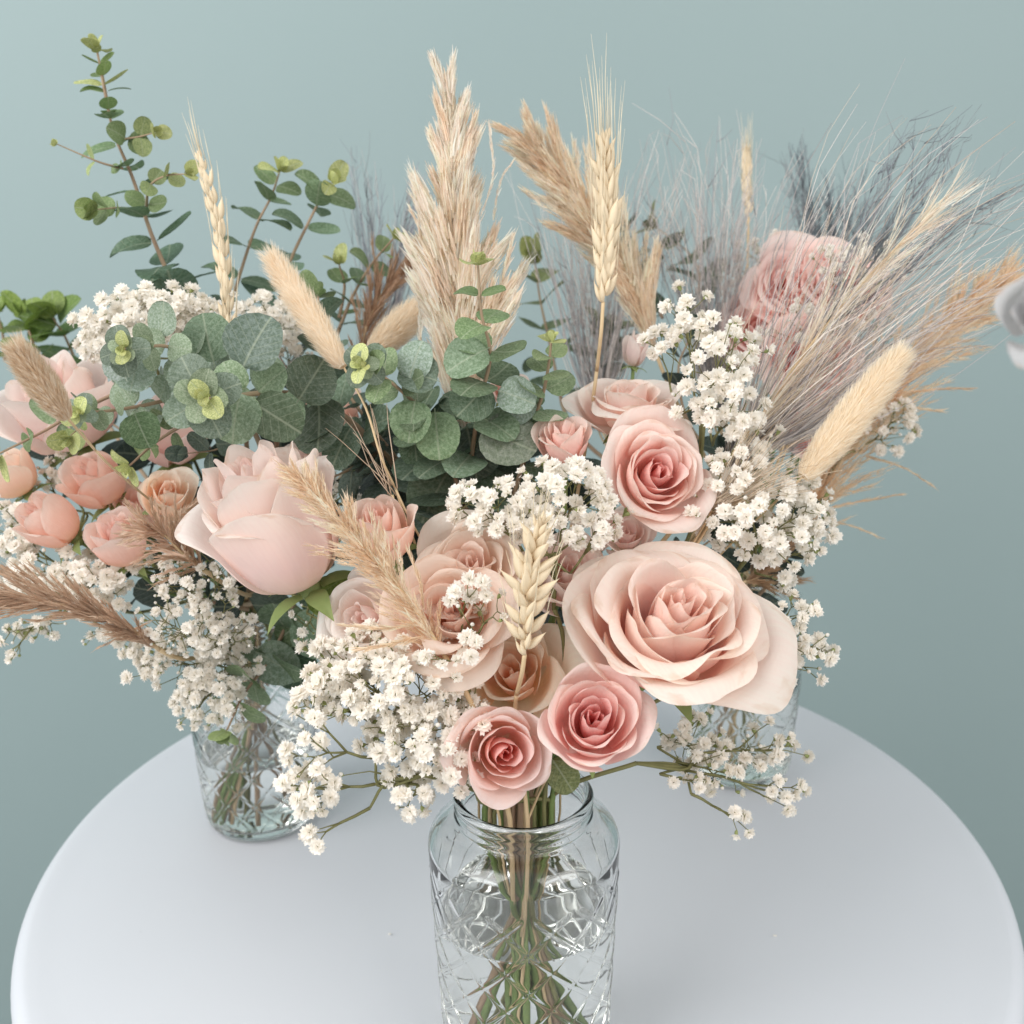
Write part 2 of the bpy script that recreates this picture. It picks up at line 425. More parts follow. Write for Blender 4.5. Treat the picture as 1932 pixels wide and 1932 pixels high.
def stem_path(head, back, key, n=26):
    """from a flower head down through the jar's mouth to its floor"""
    j = JARS[key]
    a = random.uniform(0, 2*math.pi); rr = random.uniform(0.002, 0.023)
    mouth = j+Vector((rr*math.cos(a), rr*math.sin(a), JH-0.004))
    neck = j+Vector((rr*0.9*math.cos(a), rr*0.9*math.sin(a), 0.136))
    b = a+math.pi+random.uniform(-0.7, 0.7); rb = random.uniform(0.014, 0.031)
    foot = j+Vector((rb*math.cos(b), rb*math.sin(b), 0.0085))
    if random.random() < 0.5: foot = neck.lerp(foot, random.uniform(0.12, 0.45))
    L = (head-mouth).length
    a0, a1, a2, a3 = head, head+back*L*0.32, mouth+((head-mouth).normalized()*0.16+Vector((0, 0, 0.16)))*L, mouth
    up = []
    for i in range(16):
        t = i/16; q = 1-t
        up.append(a0*q**3+a1*3*q*q*t+a2*3*q*t*t+a3*t**3)
    return up+catmull([mouth, neck, neck.lerp(foot, 0.5), foot], 10)

# ------------------------------------------------------------------ roses
def petal_mesh(phi, rb, rm, rt, zt, W, R, curl, side, tip, sp, seed, mat, ns=17, nt=14):
    rs = random.Random(seed); a1, a2, a3 = (rs.uniform(0, 6.28) for _ in range(3)); lop = rs.uniform(-0.22, 0.22)
    fold = rs.uniform(0.3, 1.0)
    vs = []; uv = []
    for j in range(nt):
        t0 = (j/(nt-1))**0.9
        for i in range(ns):
            s = -1+2*i/(ns-1)
            ext = 1-0.24*abs(s)**2.6+tip*math.exp(-(s/0.20)**2)+lop*s*0.4
            t = t0*ext
            u = min(t, 1.0); q = 1-u
            P1 = (rm*1.25, zt*0.06); P2 = (rm*1.18, zt*0.70)
            r = q**3*rb+3*q*q*u*P1[0]+3*q*u*u*P2[0]+u**3*rt
            z = 3*q*q*u*P1[1]+3*q*u*u*P2[1]+u**3*zt
            if t > 1: z += (t-1)*zt*0.7; r += (t-1)*zt*0.3
            w = W*math.sin(math.pi*(0.12+0.46*u))**0.8*(1-0.38*t0**6)
            e = max(0, (t-0.62)/0.38)
            g = curl*(0.35+0.95*abs(s+lop)**1.4*fold)
            r += g*R*e*e
            z -= g*R*0.85*e**3
            r += side*R*abs(s)**3*(0.1+0.9*u)
            r *= 1+sp*s
            r += R*0.030*(0.25+e)*math.sin(2.6*s+a1)+R*0.014*e*math.sin(7*s+a2)
            z += R*0.022*e*math.sin(5*s+a3)
            ang = phi+s*w
            vs.append((r*math.cos(ang), r*math.sin(ang), z)); uv.append((s*0.5, t0))
    fs = [(j*ns+i, j*ns+i+1, (j+1)*ns+i+1, (j+1)*ns+i) for j in range(nt-1) for i in range(ns-1)]
    return mesh('petal', vs, fs, mat, uvs=uv)

def rose(label, x, y, rpx, d, axis, open_, N, kind, key, hr=1.2, seed=0, tint=(1, 1, 1), deep=None, gap=0.0, group=None, sepals=True, stem=True, name='rose', cat='rose', reflex=0.0):
    """(x, y) = where the middle of the bloom stands, rpx = its radius as seen"""
    rs = random.Random(seed*31+5)
    R = rpx/1932*d/(0.86+0.34*open_+0.5*reflex); H = R*hr
    ax = D(*axis); c = P(x, y, d)
    base = c-ax*H*0.5
    root = thing(name, label, cat, base, group)
    M = basis(ax, seed*1.7)
    mat = MP[kind]
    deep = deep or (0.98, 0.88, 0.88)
    for i in range(N):
        k = i/(N-1)
        phi = i*2.399+rs.uniform(-0.22, 0.22)
        loose = open_*min(1, k*2.5)
        rm = R*(0.06+(0.60+0.10*open_)*k**0.95)*(1+rs.uniform(-.10, .10)*loose)
        rt = rm*(0.48+(0.44+0.72*open_)*k**0.7)*(1+rs.uniform(-.10, .16)*loose)
        zt = H*((0.90 if k < 0.2 else 1.0)-(0.05+0.42*open_)*max(0, k-.15)**1.4)*(1+rs.uniform(-.06, .06)*(1+loose))
        W = (2.4-1.12*k**0.5)*rs.uniform(.9, 1.1)
        curl = (0.05+0.24*open_+reflex*k)*(0.25+k)**1.3*rs.uniform(0.5, 1.4)
        side = (0.03+0.08*open_)*k*rs.uniform(0, 1.5)
        tip = 0.07*k*rs.random()+0.005
        big = rpx > 90
        me = petal_mesh(phi, R*0.06, rm, rt, zt, W, R, curl, side, tip, 0.12*(1-k)+0.06, seed*97+i, mat, 23 if big else 15, 16 if big else 11)
        tl = math.radians(rs.uniform(-9, 9))*loose
        MM = M @ Matrix.Rotation(tl, 3, Vector((math.cos(phi), math.sin(phi), 0))) @ Matrix.Rotation(math.radians(rs.uniform(-7, 7))*loose, 3, Vector((-math.sin(phi), math.cos(phi), 0)))
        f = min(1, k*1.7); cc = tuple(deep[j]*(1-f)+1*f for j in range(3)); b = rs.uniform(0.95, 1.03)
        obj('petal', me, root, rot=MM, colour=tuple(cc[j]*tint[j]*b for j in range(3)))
    if sepals:
        for q in range(5):
            vs = []; fs = []
            for j in range(7):
                t = j/6; w = R*0.17*math.sin(math.pi*min(1, 0.25+t*0.75))**0.9*(1-t*0.4)
                for s in (-1, 0, 1):
                    rr = R*(0.12+0.62*t+0.06*s*s)+R*0.02; z = H*(-0.03+0.10*t-0.34*t*t*(0.4+0.6*rs.random()*0+0.3*q/5))
                    vs.append((rr, s*w, z-0.02*R*s*s))
            for j in range(6):
                for s in range(2): a = j*3+s; fs.append((a, a+1, a+4, a+3))
            obj('sepal', mesh('sepal', vs, fs, SEPAL), root, rot=M @ Matrix.Rotation(q*1.2566+0.3, 3, 'Z'))
        vs, fs = lathe([(0.0003, -R*0.28), (R*0.08, -R*0.27), (R*0.16, -R*0.12), (R*0.17, -R*0.02), (R*0.12, R*0.04)], 12)
        obj('calyx', mesh('calyx', vs, fs, SEPAL), root, rot=M)
    if stem and key:
        p = stem_path(base-ax*R*0.2, -ax, key)
        T = Tubes(); T.add(p, [0.0015 if rpx > 90 else 0.0011]*len(p), 7); T.build('stem', STEM_GREEN, root, base)
    return root

# front bouquet ------------------------------------------------
rose('largest rose, wide open peach pink bloom right of centre above the front jar', 1268, 1178, 214, 0.450, (0.12, 0.70, 0.70), 0.78, 34, 'blush', 'F', 1.2, 3, reflex=0.17)
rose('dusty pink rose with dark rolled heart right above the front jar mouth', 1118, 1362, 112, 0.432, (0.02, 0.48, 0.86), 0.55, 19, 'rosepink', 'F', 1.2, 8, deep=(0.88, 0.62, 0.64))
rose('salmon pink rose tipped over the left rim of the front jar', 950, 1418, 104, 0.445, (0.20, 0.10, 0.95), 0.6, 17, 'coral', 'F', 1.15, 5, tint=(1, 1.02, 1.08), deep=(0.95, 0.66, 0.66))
rose('pink rose with tight rosy centre right of the eucalyptus', 1238, 895, 116, 0.49, (0.14, 0.22, 0.93), 0.75, 22, 'pink', 'F', 1.1, 12, deep=(0.92, 0.66, 0.68))
rose('pink rose seen from the side, uppermost of the right cluster', 1188, 765, 108, 0.525, (0.02, 0.82, 0.45), 0.85, 20, 'pink', 'F', 1.0, 21, tint=(1.03, 1.1, 1.1))
rose('small ruffled coral rose between the eucalyptus and the pink roses', 1066, 830, 62, 0.495, (-0.05, 0.80, 0.5), 0.55, 16, 'pink', 'F', 1.5, 14)
rose('half open peach pink rosebud behind the feathery tuft left of centre', 718, 1000, 82, 0.475, (-0.12, 0.66, 0.65), 0.35, 14, 'coral', 'F', 1.45, 4, tint=(1.02, 1.08, 1.1))
rose('cream peach rose under the white blossoms in the centre', 888, 1072, 115, 0.468, (0.02, 0.52, 0.8), 0.85, 18, 'cream', 'F', 1.0, 23)
rose('cream peach rose with rolled heart just left of the wheat ear', 850, 1160, 132, 0.452, (-0.05, 0.42, 0.85), 0.95, 18, 'cream', 'F', 0.95, 31, tint=(1.02, 0.97, 0.95))
rose('pale pink rose half hidden behind the front wheat ear', 1068, 1085, 95, 0.485, (0.1, 0.5, 0.8), 0.5, 14, 'pale', 'F', 1.3, 17)
rose('cream rose mostly hidden behind the front feathery tuft', 690, 1165, 105, 0.472, (-0.3, 0.2, 0.9), 0.9, 14, 'cream', 'F', 0.9, 37, tint=(1.02, 1.08, 1.15))
rose('peach rose tucked behind the two lowest roses', 965, 1275, 122, 0.476, (-0.2, 0.45, 0.8), 0.8, 14, 'coral', 'F', 1.0, 41, tint=(1.03, 1.15, 1.1))
rose('pale pink rose bent between the big rose and the pink cluster', 1180, 1010, 66, 0.50, (-0.1, 0.5, 0.8), 0.7, 13, 'pale', 'F', 1.0, 43)
# left bouquet --------------------------------------------------
rose('large pale pink rose standing in profile on the left', 515, 985, 160, 0.47, (-0.34, 0.82, 0.44), 0.36, 28, 'pale', 'L', 2.0, 53, reflex=0.22)
rose('large pale rose behind the blurred bunny tail at the left edge', 115, 760, 122, 0.60, (-0.2, 0.72, 0.6), 0.5, 17, 'pale', 'L', 1.5, 55)
rose('pale pink rose behind the left eucalyptus leaves', 318, 815, 92, 0.60, (-0.1, 0.75, 0.6), 0.5, 15, 'pale', 'L', 1.4, 58, tint=(1, 0.95, 0.95))
SB = 'spray rosebuds of the left bouquet'
rose('peach rosebud highest of the left bud cluster', 180, 905, 68, 0.57, (-0.3, 0.66, 0.62), 0.3, 12, 'coral', 'L', 1.5, 61, group=SB)
rose('peach rosebud nearest the left picture edge above the white blossoms', 92, 985, 68, 0.55, (-0.62, 0.55, 0.55), 0.2, 12, 'coral', 'L', 1.5, 64, group=SB)
rose('peach rosebud lowest of the left bud cluster', 222, 1020, 66, 0.54, (-0.22, 0.66, 0.6), 0.25, 12, 'coral', 'L', 1.5, 67, group=SB, tint=(1.02, 1.06, 1.1))
rose('peach rosebud left of the large profile rose', 318, 935, 66, 0.55, (0.3, 0.5, 0.75), 0.55, 14, 'coral', 'L', 1.3, 70, group=SB, tint=(1.03, 1.15, 1.12))
rose('peach rosebud cut by the left picture edge', 18, 890, 66, 0.59, (-0.4, 0.7, 0.4), 0.4, 12, 'coral', 'L', 1.5, 73, group=SB, tint=(1.03, 1.12, 1.1))
rose('peach rosebud behind the other left buds', 262, 965, 58, 0.58, (0.1, 0.6, 0.7), 0.3, 11, 'coral', 'L', 1.5, 76, group=SB)
rose('coral rose in the shade behind the left eucalyptus', 615, 800, 84, 0.62, (0.1, 0.8, 0.5), 0.45, 14, 'coral', 'L', 1.7, 79)
rose('pale pink rose low behind the dark eucalyptus leaves', 585, 880, 60, 0.60, (0.1, 0.6, 0.7), 0.5, 12, 'pale', 'L', 1.2, 80)
# right back bouquet --------------------------------------------
rose('blurred pink rose topmost behind the grey grass', 1590, 540, 100, 0.68, (0.25, 0.35, 0.9), 0.9, 28, 'rosepink', 'R', 0.9, 82)
rose('blurred pink rose upper left behind the grey grass', 1495, 540, 92, 0.68, (-0.1, 0.35, 0.9), 0.9, 26, 'rosepink', 'R', 0.9, 84)
rose('blurred pink rose left behind the grey grass', 1435, 620, 86, 0.68, (-0.3, 0.25, 0.9), 0.85, 24, 'rosepink', 'R', 0.9, 85)
rose('blurred pink rose in the middle behind the grey grass', 1535, 680, 100, 0.66, (0.0, 0.2, 0.95), 0.85, 24, 'rosepink', 'R', 0.9, 88)
rose('deep pink rose lowest behind the large bunny tail', 1545, 815, 68, 0.64, (0.0, 0.3, 0.9), 0.7, 14, 'rosepink', 'R', 1.0, 91, tint=(0.95, 0.85, 0.85))
rose('small cream pink bud behind the upright pampas ear', 1200, 660, 30, 0.60, (0.1, 0.9, 0.3), 0.1, 9, 'pale', 'R', 1.9, 94)
rose('tiny pink rose glimpsed behind the central eucalyptus', 955, 735, 42, 0.58, (0.0, 0.5, 0.8), 0.6, 11, 'pink', 'F', 1.0, 97)
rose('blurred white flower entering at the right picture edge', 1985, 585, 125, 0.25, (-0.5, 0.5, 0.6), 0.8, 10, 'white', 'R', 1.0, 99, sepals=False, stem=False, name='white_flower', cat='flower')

# ------------------------------------------------------------------ eucalyptus
def leaf_mesh(seed, aspect):
    rs = random.Random(seed); nt, ns = 9, 7; vs = []; uv = []
    cup = rs.uniform(-0.05, 0.36); bend = rs.uniform(-0.30, 0.38); wob = rs.uniform(.01, .05); a = rs.uniform(0, 6)
    for j in range(nt):
        t = j/(nt-1); c = math.cos(math.pi*t)
        y = (1-c)/2
        w = 0.5*aspect*math.sin(math.pi*t)**0.85*(1+0.10*c)+0.012
        for i in range(ns):
            s = -1+2*i/(ns-1)
            x = s*w
            z = cup*abs(x)**1.3-bend*(y-0.15)**2+wob*math.sin(5*y+a+3*s)*abs(s)
            vs.append((x, y+0.08, z)); uv.append((x, y))
    fs = [(j*ns+i, j*ns+i+1, (j+1)*ns+i+1, (j+1)*ns+i) for j in range(nt-1) for i in range(ns-1)]
    # petiole
    b = len(vs); vs += [(-0.012, 0, 0), (0.012, 0, 0), (0.012, 0.09, 0), (-0.012, 0.09, 0)]; uv += [(0, 0)]*4; fs.append((b, b+1, b+2, b+3))
    return mesh('leaf', vs, fs, LEAF, uvs=uv)
ROUND = [leaf_mesh(i, (1.0, .86, 1.08, .94)[i % 4]) for i in range(9)]
OVAL = [leaf_mesh(i+20, (.72, .62, .80)[i % 3]) for i in range(7)]
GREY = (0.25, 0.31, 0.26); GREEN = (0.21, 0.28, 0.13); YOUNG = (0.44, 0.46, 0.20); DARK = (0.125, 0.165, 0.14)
def put_leaf(root, base, node, yaxis, up, size, meshes, colour):
    up = up.normalized()+CM @ Vector((0, 0.1, 0.45))
    y = yaxis.normalized(); z = (up-y*up.dot(y)).normalized(); x = y.cross(z)
    M = Matrix((x, y, z)).transposed()
    b = random.uniform(0.75, 1.25)*1.28
    return obj('leaf', random.choice(meshes), root, node-base, M, (size, size, size), tuple(c*b for c in colour))
def sprig(root, base, pts, n, s0, s1, meshes, c0, c1, spread=0.6, phase=0.0, rad=0.0014, matt=None, tipcol=YOUNG, start=0.05):
    """a stem with opposite pairs of leaves, each pair turned a quarter from the last"""
    path = catmull(pts, 40)
    T = Tubes(); T.add(path, [rad*(1-0.6*i/39) for i in range(40)], 6); T.build('stem', matt or STEM_RED, root, base)
    t0 = (path[1]-path[0]).normalized(); x = t0.orthogonal().normalized()
    x = basis(t0) @ Vector((1, 0, 0))
    for k in range(n):
        u = start+(1-start)*(k/(n-1))**0.92 if n > 1 else 1
        i = min(38, int(u*39)); node = path[i].lerp(path[i+1], min(1, u*39-i))
        t = (path[i+1]-path[max(i-1, 0)]).normalized()
        xx = (x-t*x.dot(t)).normalized(); yy = t.cross(xx)
        a = phase+k*math.pi/2+random.uniform(-0.25, 0.25)
        size = (s0+(s1-s0)*u**1.2)*random.uniform(0.88, 1.12)
        col = lerp3(c0, c1, u**1.5)
        if u > 0.9: col = tipcol
        for sgn in (0, math.pi):
            dd = xx*math.cos(a+sgn)+yy*math.sin(a+sgn)
            el = spread*random.uniform(0.6, 1.3)*(0.7+0.9*u**3)
            yax = dd*math.cos(el)+t*math.sin(el)
            put_leaf(root, base, node, yax, t*math.cos(el)-dd*math.sin(el)+Vector((random.uniform(-.2, .2), random.uniform(-.2, .2), random.uniform(-.2, .2))), size, meshes, col)
    # tip bud
    for a in (0, 2.1, 4.2):
        dd = xx*math.cos(a)+yy*math.sin(a)
        put_leaf(root, base, path[-1], t+dd*0.45, -dd, s1*0.6, meshes, tipcol)
def px(n, d): return n/1932*d
def rosette(x, y, d, size, c0=(.17, .215, .165), turn=0.0):
    out = []
    for r, (n, f, col, tilt) in enumerate(((4, 1.0, c0, .05), (4, .62, (.24, .29, .19), .4), (2, .26, (.42, .42, .16), 1.0))):
        for k in range(n):
            a = turn+r*0.8+k*2*math.pi/n+random.uniform(-.15, .15)
            c, q = math.cos(a), math.sin(a)
            out.append((x, y, d-.004*r, size*f*random.uniform(.9, 1.1), (-c*tilt*.6, -q*tilt*.6, 1), (c, q, tilt), col))
    return out
def euc(label, key, sprigs, extras=(), group=None, base_pt=None, stemr=0.0016):
    """sprigs: (points (x, y, d), pairs, first leaf px, last leaf px, options)"""
    p0 = sprigs[0][0][0]; base = P(*p0)
    root = thing('eucalyptus_branch', label, 'eucalyptus', base, group)
    for (pts, n, a, b, kw) in sprigs:
        w = [P(*q) for q in pts]; dm = pts[len(pts)//2][2]
        kw = dict(kw); m = kw.pop('m', ROUND); c0 = kw.pop('c0', GREY); c1 = kw.pop('c1', GREEN)
        sprig(root, base, w, n, px(a, dm), px(b, dm), m, c0, c1, **kw)
    for (x, y, d, size, face, ydir, col) in extras:
        put_leaf(root, base, P(x, y, d), D(*ydir), D(*face), px(size, d), ROUND, col)
    if key:
        w = [P(*q) for q in sprigs[0][0]]
        pth = stem_path(w[0], (w[0]-w[1]).normalized(), key)
        T = Tubes(); T.add(pth, [stemr]*len(pth), 6); T.build('stem', STEM_RED, root, base)
    return root
EG = 'eucalyptus branches in the bouquets'
euc('tallest eucalyptus branch, standing clear against the wall at upper left', 'L', [
    ([(345, 600, .63), (322, 530, .63), (285, 440, .62), (250, 335, .62), (212, 240, .61), (183, 95, .60)], 11, 104, 46, dict(c0=(0.11, .18, .13), c1=(0.17, .24, .10), spread=.22, phase=.15, rad=.0018, m=OVAL)),
    ([(207, 215, .609), (196, 150, .605), (184, 100, .60)], 5, 52, 30, dict(c0=(.17, .24, .10), c1=(.20, .27, .10), spread=.35, phase=.1, rad=.0006, m=OVAL)),
    ([(236, 262, .61), (262, 258, .60), (292, 250, .59)], 3, 38, 30, dict(c0=GREEN, c1=YOUNG, rad=.0007)),
    ([(232, 318, .61), (185, 305, .60), (108, 272, .59)], 3, 34, 20, dict(c0=GREEN, c1=YOUNG, rad=.0008, m=OVAL)),
    ([(276, 392, .62), (282, 352, .60), (312, 332, .59), (352, 328, .58)], 4, 42, 26, dict(c0=GREEN, c1=YOUNG, rad=.0009)),
    ([(276, 398, .62), (230, 392, .60), (185, 395, .59)], 3, 34, 40, dict(c0=GREEN, c1=GREEN, rad=.0009, tipcol=(0.2, .25, .09), start=.6)),
    ], group=EG)
euc('upright eucalyptus branch right of the tall thin wheat ear', 'L', [
    ([(430, 600, .67), (452, 520, .67), (482, 430, .66), (512, 370, .66), (527, 325, .65)], 7, 78, 48, dict(c0=(.15, .22, .15), c1=GREEN, m=OVAL, spread=.3, phase=.8)),
    ], group=EG)
euc('leaning eucalyptus branch with loose leaves left of the grey grass', 'L', [
    ([(520, 600, .68), (545, 500, .67), (582, 420, .66), (605, 375, .66), (625, 345, .65)], 6, 80, 48, dict(c0=(.14, .21, .16), c1=GREEN, m=OVAL, spread=.3, phase=.2)),
    ], group=EG)
euc('eucalyptus branch pointing at the viewer with a large pale rosette', 'L', [
    ([(700, 830, .54), (640, 780, .53), (560, 745, .52), (490, 742, .49), (440, 748, .465), (392, 752, .44)], 8, 105, 34, dict(c0=(.17, .235, .17), c1=(.25, .32, .19), spread=.22, phase=.7, rad=.0020)),
    ], extras=[(455, 700, .475, 108, (-.05, .25, .95), (.45, .9, .1), (.13, .17, .14)), (470, 755, .47, 105, (.0, .1, 1), (.8, -.5, -.1), (.12, .165, .10)), (455, 735, .463, 95, (.0, .1, 1), (-.2, -1, .1), (.19, .25, .17)),
               (600, 745, .52, 110, (-.5, .1, .85), (.1, -1, .2), (.12, .15, .11)), (560, 760, .50, 90, (.5, .1, .85), (.6, .9, .1), (.13, .17, .12)),
               (665, 800, .52, 85, (-.2, .1, .95), (-.5, -1, .2), (.10, .14, .10))]+rosette(382, 750, .447, 76, turn=.5), group=EG)
euc('eucalyptus branch with grey rosette over the white blossoms at left', 'L', [
    ([(455, 770, .54), (425, 725, .53), (380, 690, .51), (320, 655, .49), (270, 655, .475), (235, 658, .46)], 8, 78, 30, dict(c0=GREY, c1=(.25, .31, .17), spread=.3, phase=.3)),
    ], extras=[(405, 690, .50, 96, (.0, .2, 1), (-.25, 1, .1), (.13, .185, .12)), (300, 640, .49, 66, (-.3, .2, .9), (.2, 1, .0), (.22, .27, .21)), (240, 720, .49, 84, (-.6, .2, .75), (-.4, 1, .0), (.24, .28, .25))]+rosette(232, 662, .465, 46, turn=.2), group=EG)
euc('eucalyptus branch with grey rosette in front of the pale left rose', 'L', [
    ([(400, 745, .54), (345, 748, .53), (270, 765, .51), (205, 775, .49), (148, 778, .47)], 7, 74, 32, dict(c0=GREY, c1=(.26, .32, .18), spread=.3, phase=.9)),
    ], extras=[(245, 745, .50, 82, (-.1, .1, 1), (.2, 1, 0), GREY), (252, 775, .495, 68, (.1, .2, .95), (.4, -1, 0), (.13, .2, .10))]+rosette(152, 778, .475, 34, turn=1.1), group=EG)
euc('thin eucalyptus twig reaching over to the left picture edge', 'L', [
    ([(330, 720, .56), (240, 735, .55), (150, 775, .54), (80, 815, .53), (0, 855, .52)], 6, 74, 50, dict(c0=(.22, .27, .23), c1=(.19, .26, .09), m=OVAL, spread=.1, phase=0.3)),
    ([(165, 775, .54), (150, 805, .53), (130, 825, .52)], 3, 40, 36, dict(c0=GREEN, c1=YOUNG, rad=.0006)),
    ], group=EG)
euc('eucalyptus twig with a small yellow green tip above the rosebuds', 'L', [
    ([(500, 790, .55), (440, 765, .54), (370, 790, .53), (300, 830, .52), (245, 878, .51)], 6, 62, 42, dict(c0=DARK, c1=(.20, .27, .10), m=OVAL, spread=.25, phase=.1)),
    ([(440, 835, .53), (400, 850, .53), (355, 855, .52)], 3, 52, 40, dict(c0=DARK, c1=DARK, m=OVAL, rad=.0007, tipcol=DARK)),
    ], group=EG)
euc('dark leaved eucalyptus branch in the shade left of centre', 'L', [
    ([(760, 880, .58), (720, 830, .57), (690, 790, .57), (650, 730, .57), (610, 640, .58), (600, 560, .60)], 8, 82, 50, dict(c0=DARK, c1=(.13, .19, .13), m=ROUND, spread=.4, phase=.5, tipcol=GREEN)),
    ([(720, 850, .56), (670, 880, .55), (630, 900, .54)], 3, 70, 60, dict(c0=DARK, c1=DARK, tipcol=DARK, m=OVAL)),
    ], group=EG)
euc('central eucalyptus branch ending in a yellow green rosette beside the bunny tail', 'F', [
    ([(870, 950, .53), (850, 870, .52), (810, 790, .51), (760, 740, .495), (715, 705, .48), (682, 688, .47)], 8, 98, 34, dict(c0=(.13, .18, .13), c1=(.24, .31, .15), spread=.3, phase=.6)),
    ], extras=[(820, 770, .50, 92, (-.1, .3, .95), (.1, -1, .1), (.15, .215, .12)), (770, 720, .49, 78, (-.1, .2, .95), (.3, 1, 0), GREY), (830, 720, .49, 76, (.3, .3, .9), (-.9, .3, 0), (.17, .22, .17)),
               (785, 750, .495, 80, (-.2, .2, .95), (-.2, -1, .1), (.16, .225, .13))]+rosette(690, 690, .475, 44, turn=.9), group=EG)
euc('central upright eucalyptus branch crossing the tall pampas plume', 'F', [
    ([(880, 960, .53), (890, 860, .52), (905, 760, .50), (925, 670, .49), (908, 590, .48), (902, 500, .475)], 8, 104, 44, dict(c0=(.14, .19, .14), c1=(.20, .28, .12), spread=.18, phase=.2)),
    ], extras=[(925, 655, .487, 88, (-.1, .5, .85), (-.8, -.4, .1), (.20, .27, .18)), (922, 722, .492, 84, (.1, .2, .95), (-.7, -.8, .1), (.15, .21, .14)), (905, 800, .50, 110, (.0, .4, .9), (.9, -.5, 0), (.15, .17, .13)), (935, 735, .49, 74, (.1, .2, .95), (.9, -.3, .1), GREY)], group=EG)
euc('eucalyptus branch with a pale round tip bud left of the pink roses', 'F', [
    ([(960, 960, .53), (985, 880, .52), (1005, 800, .51), (1025, 740, .50), (1035, 690, .49), (1040, 645, .485)], 8, 80, 34, dict(c0=(.14, .20, .14), c1=(.26, .32, .16), spread=.2, phase=.9)),
    ], extras=[(1005, 740, .50, 66, (-.2, .2, .95), (-.6, -.6, 0), GREY), (1000, 830, .505, 74, (-.3, .2, .95), (-.2, 1, 0), (.15, .21, .14))], group=EG)
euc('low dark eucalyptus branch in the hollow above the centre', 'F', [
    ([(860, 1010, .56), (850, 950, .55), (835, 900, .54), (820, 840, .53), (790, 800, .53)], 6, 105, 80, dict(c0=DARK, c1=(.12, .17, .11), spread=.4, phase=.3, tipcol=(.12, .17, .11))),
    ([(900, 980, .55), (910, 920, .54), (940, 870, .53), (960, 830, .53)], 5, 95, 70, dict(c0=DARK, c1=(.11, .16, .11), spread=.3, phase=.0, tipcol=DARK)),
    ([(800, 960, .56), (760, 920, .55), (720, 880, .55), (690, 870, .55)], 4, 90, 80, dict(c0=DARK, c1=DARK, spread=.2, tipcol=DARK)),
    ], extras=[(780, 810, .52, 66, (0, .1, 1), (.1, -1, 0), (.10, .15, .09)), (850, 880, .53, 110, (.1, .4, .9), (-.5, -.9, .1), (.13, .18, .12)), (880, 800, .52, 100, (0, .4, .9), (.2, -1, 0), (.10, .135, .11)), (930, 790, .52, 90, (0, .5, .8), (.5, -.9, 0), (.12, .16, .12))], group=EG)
euc('small blurred eucalyptus branch with yellow tip beside the brown grass', 'L', [
    ([(640, 620, .68), (665, 560, .68), (700, 500, .67), (742, 450, .66)], 6, 56, 34, dict(c0=(.16, .22, .15), c1=(.26, .32, .14), m=OVAL, spread=.4)),
    ([(640, 600, .68), (650, 540, .68), (640, 500, .67)], 3, 44, 36, dict(c0=GREEN, c1=GREEN, m=OVAL)),
    ], group=EG)
euc('blurred eucalyptus clump behind the pale rose at the left edge', 'L', [
    ([(150, 700, .76), (125, 640, .76), (100, 600, .75)], 5, 70, 56, dict(c0=(.12, .20, .06), c1=(.17, .25, .06), tipcol=(.20, .27, .07))),
    ([(70, 680, .76), (60, 640, .75), (45, 600, .75)], 4, 60, 56, dict(c0=(.14, .21, .05), c1=(.20, .27, .07), tipcol=(.20, .27, .07))),
    ([(10, 680, .76), (5, 630, .76), (-5, 590, .75)], 3, 46, 36, dict(c0=(.14, .21, .05), c1=(.20, .27, .07), tipcol=(.20, .27, .07))),
    ], group=EG)
euc('eucalyptus twig hanging down over the back left jar', 'L', [
    ([(560, 1120, .60), (540, 1180, .58), (505, 1250, .57), (460, 1310, .56), (428, 1378, .555)], 6, 92, 44, dict(c0=(.12, .17, .12), c1=(.22, .29, .13), spread=.25, tipcol=(.22, .28, .12), phase=.5)),
    ], extras=[(475, 1225, .57, 92, (-.1, .4, .9), (.9, -.5, .1), (.20, .26, .2)), (545, 1215, .58, 84, (0, .3, .9), (.3, -1, 0), (.07, .12, .07)), (610, 1140, .57, 100, (.2, .4, .8), (-.2, -1, 0), (.18, .25, .17)), (590, 1160, .575, 80, (-.3, .3, .9), (-.9, -.6, 0), (.13, .19, .09))], group=EG)
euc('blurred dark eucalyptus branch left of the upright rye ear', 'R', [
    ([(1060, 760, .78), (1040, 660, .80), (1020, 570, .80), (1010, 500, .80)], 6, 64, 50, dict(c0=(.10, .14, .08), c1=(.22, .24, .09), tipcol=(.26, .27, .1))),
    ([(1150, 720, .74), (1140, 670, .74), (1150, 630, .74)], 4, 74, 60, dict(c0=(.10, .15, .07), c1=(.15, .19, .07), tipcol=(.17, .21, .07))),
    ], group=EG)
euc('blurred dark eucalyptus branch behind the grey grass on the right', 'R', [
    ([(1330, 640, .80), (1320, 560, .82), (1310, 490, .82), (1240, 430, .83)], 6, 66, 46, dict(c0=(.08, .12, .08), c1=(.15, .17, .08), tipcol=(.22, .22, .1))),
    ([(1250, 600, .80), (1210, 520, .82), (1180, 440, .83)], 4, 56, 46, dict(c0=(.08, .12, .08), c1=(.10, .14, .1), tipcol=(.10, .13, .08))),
    ], group=EG)

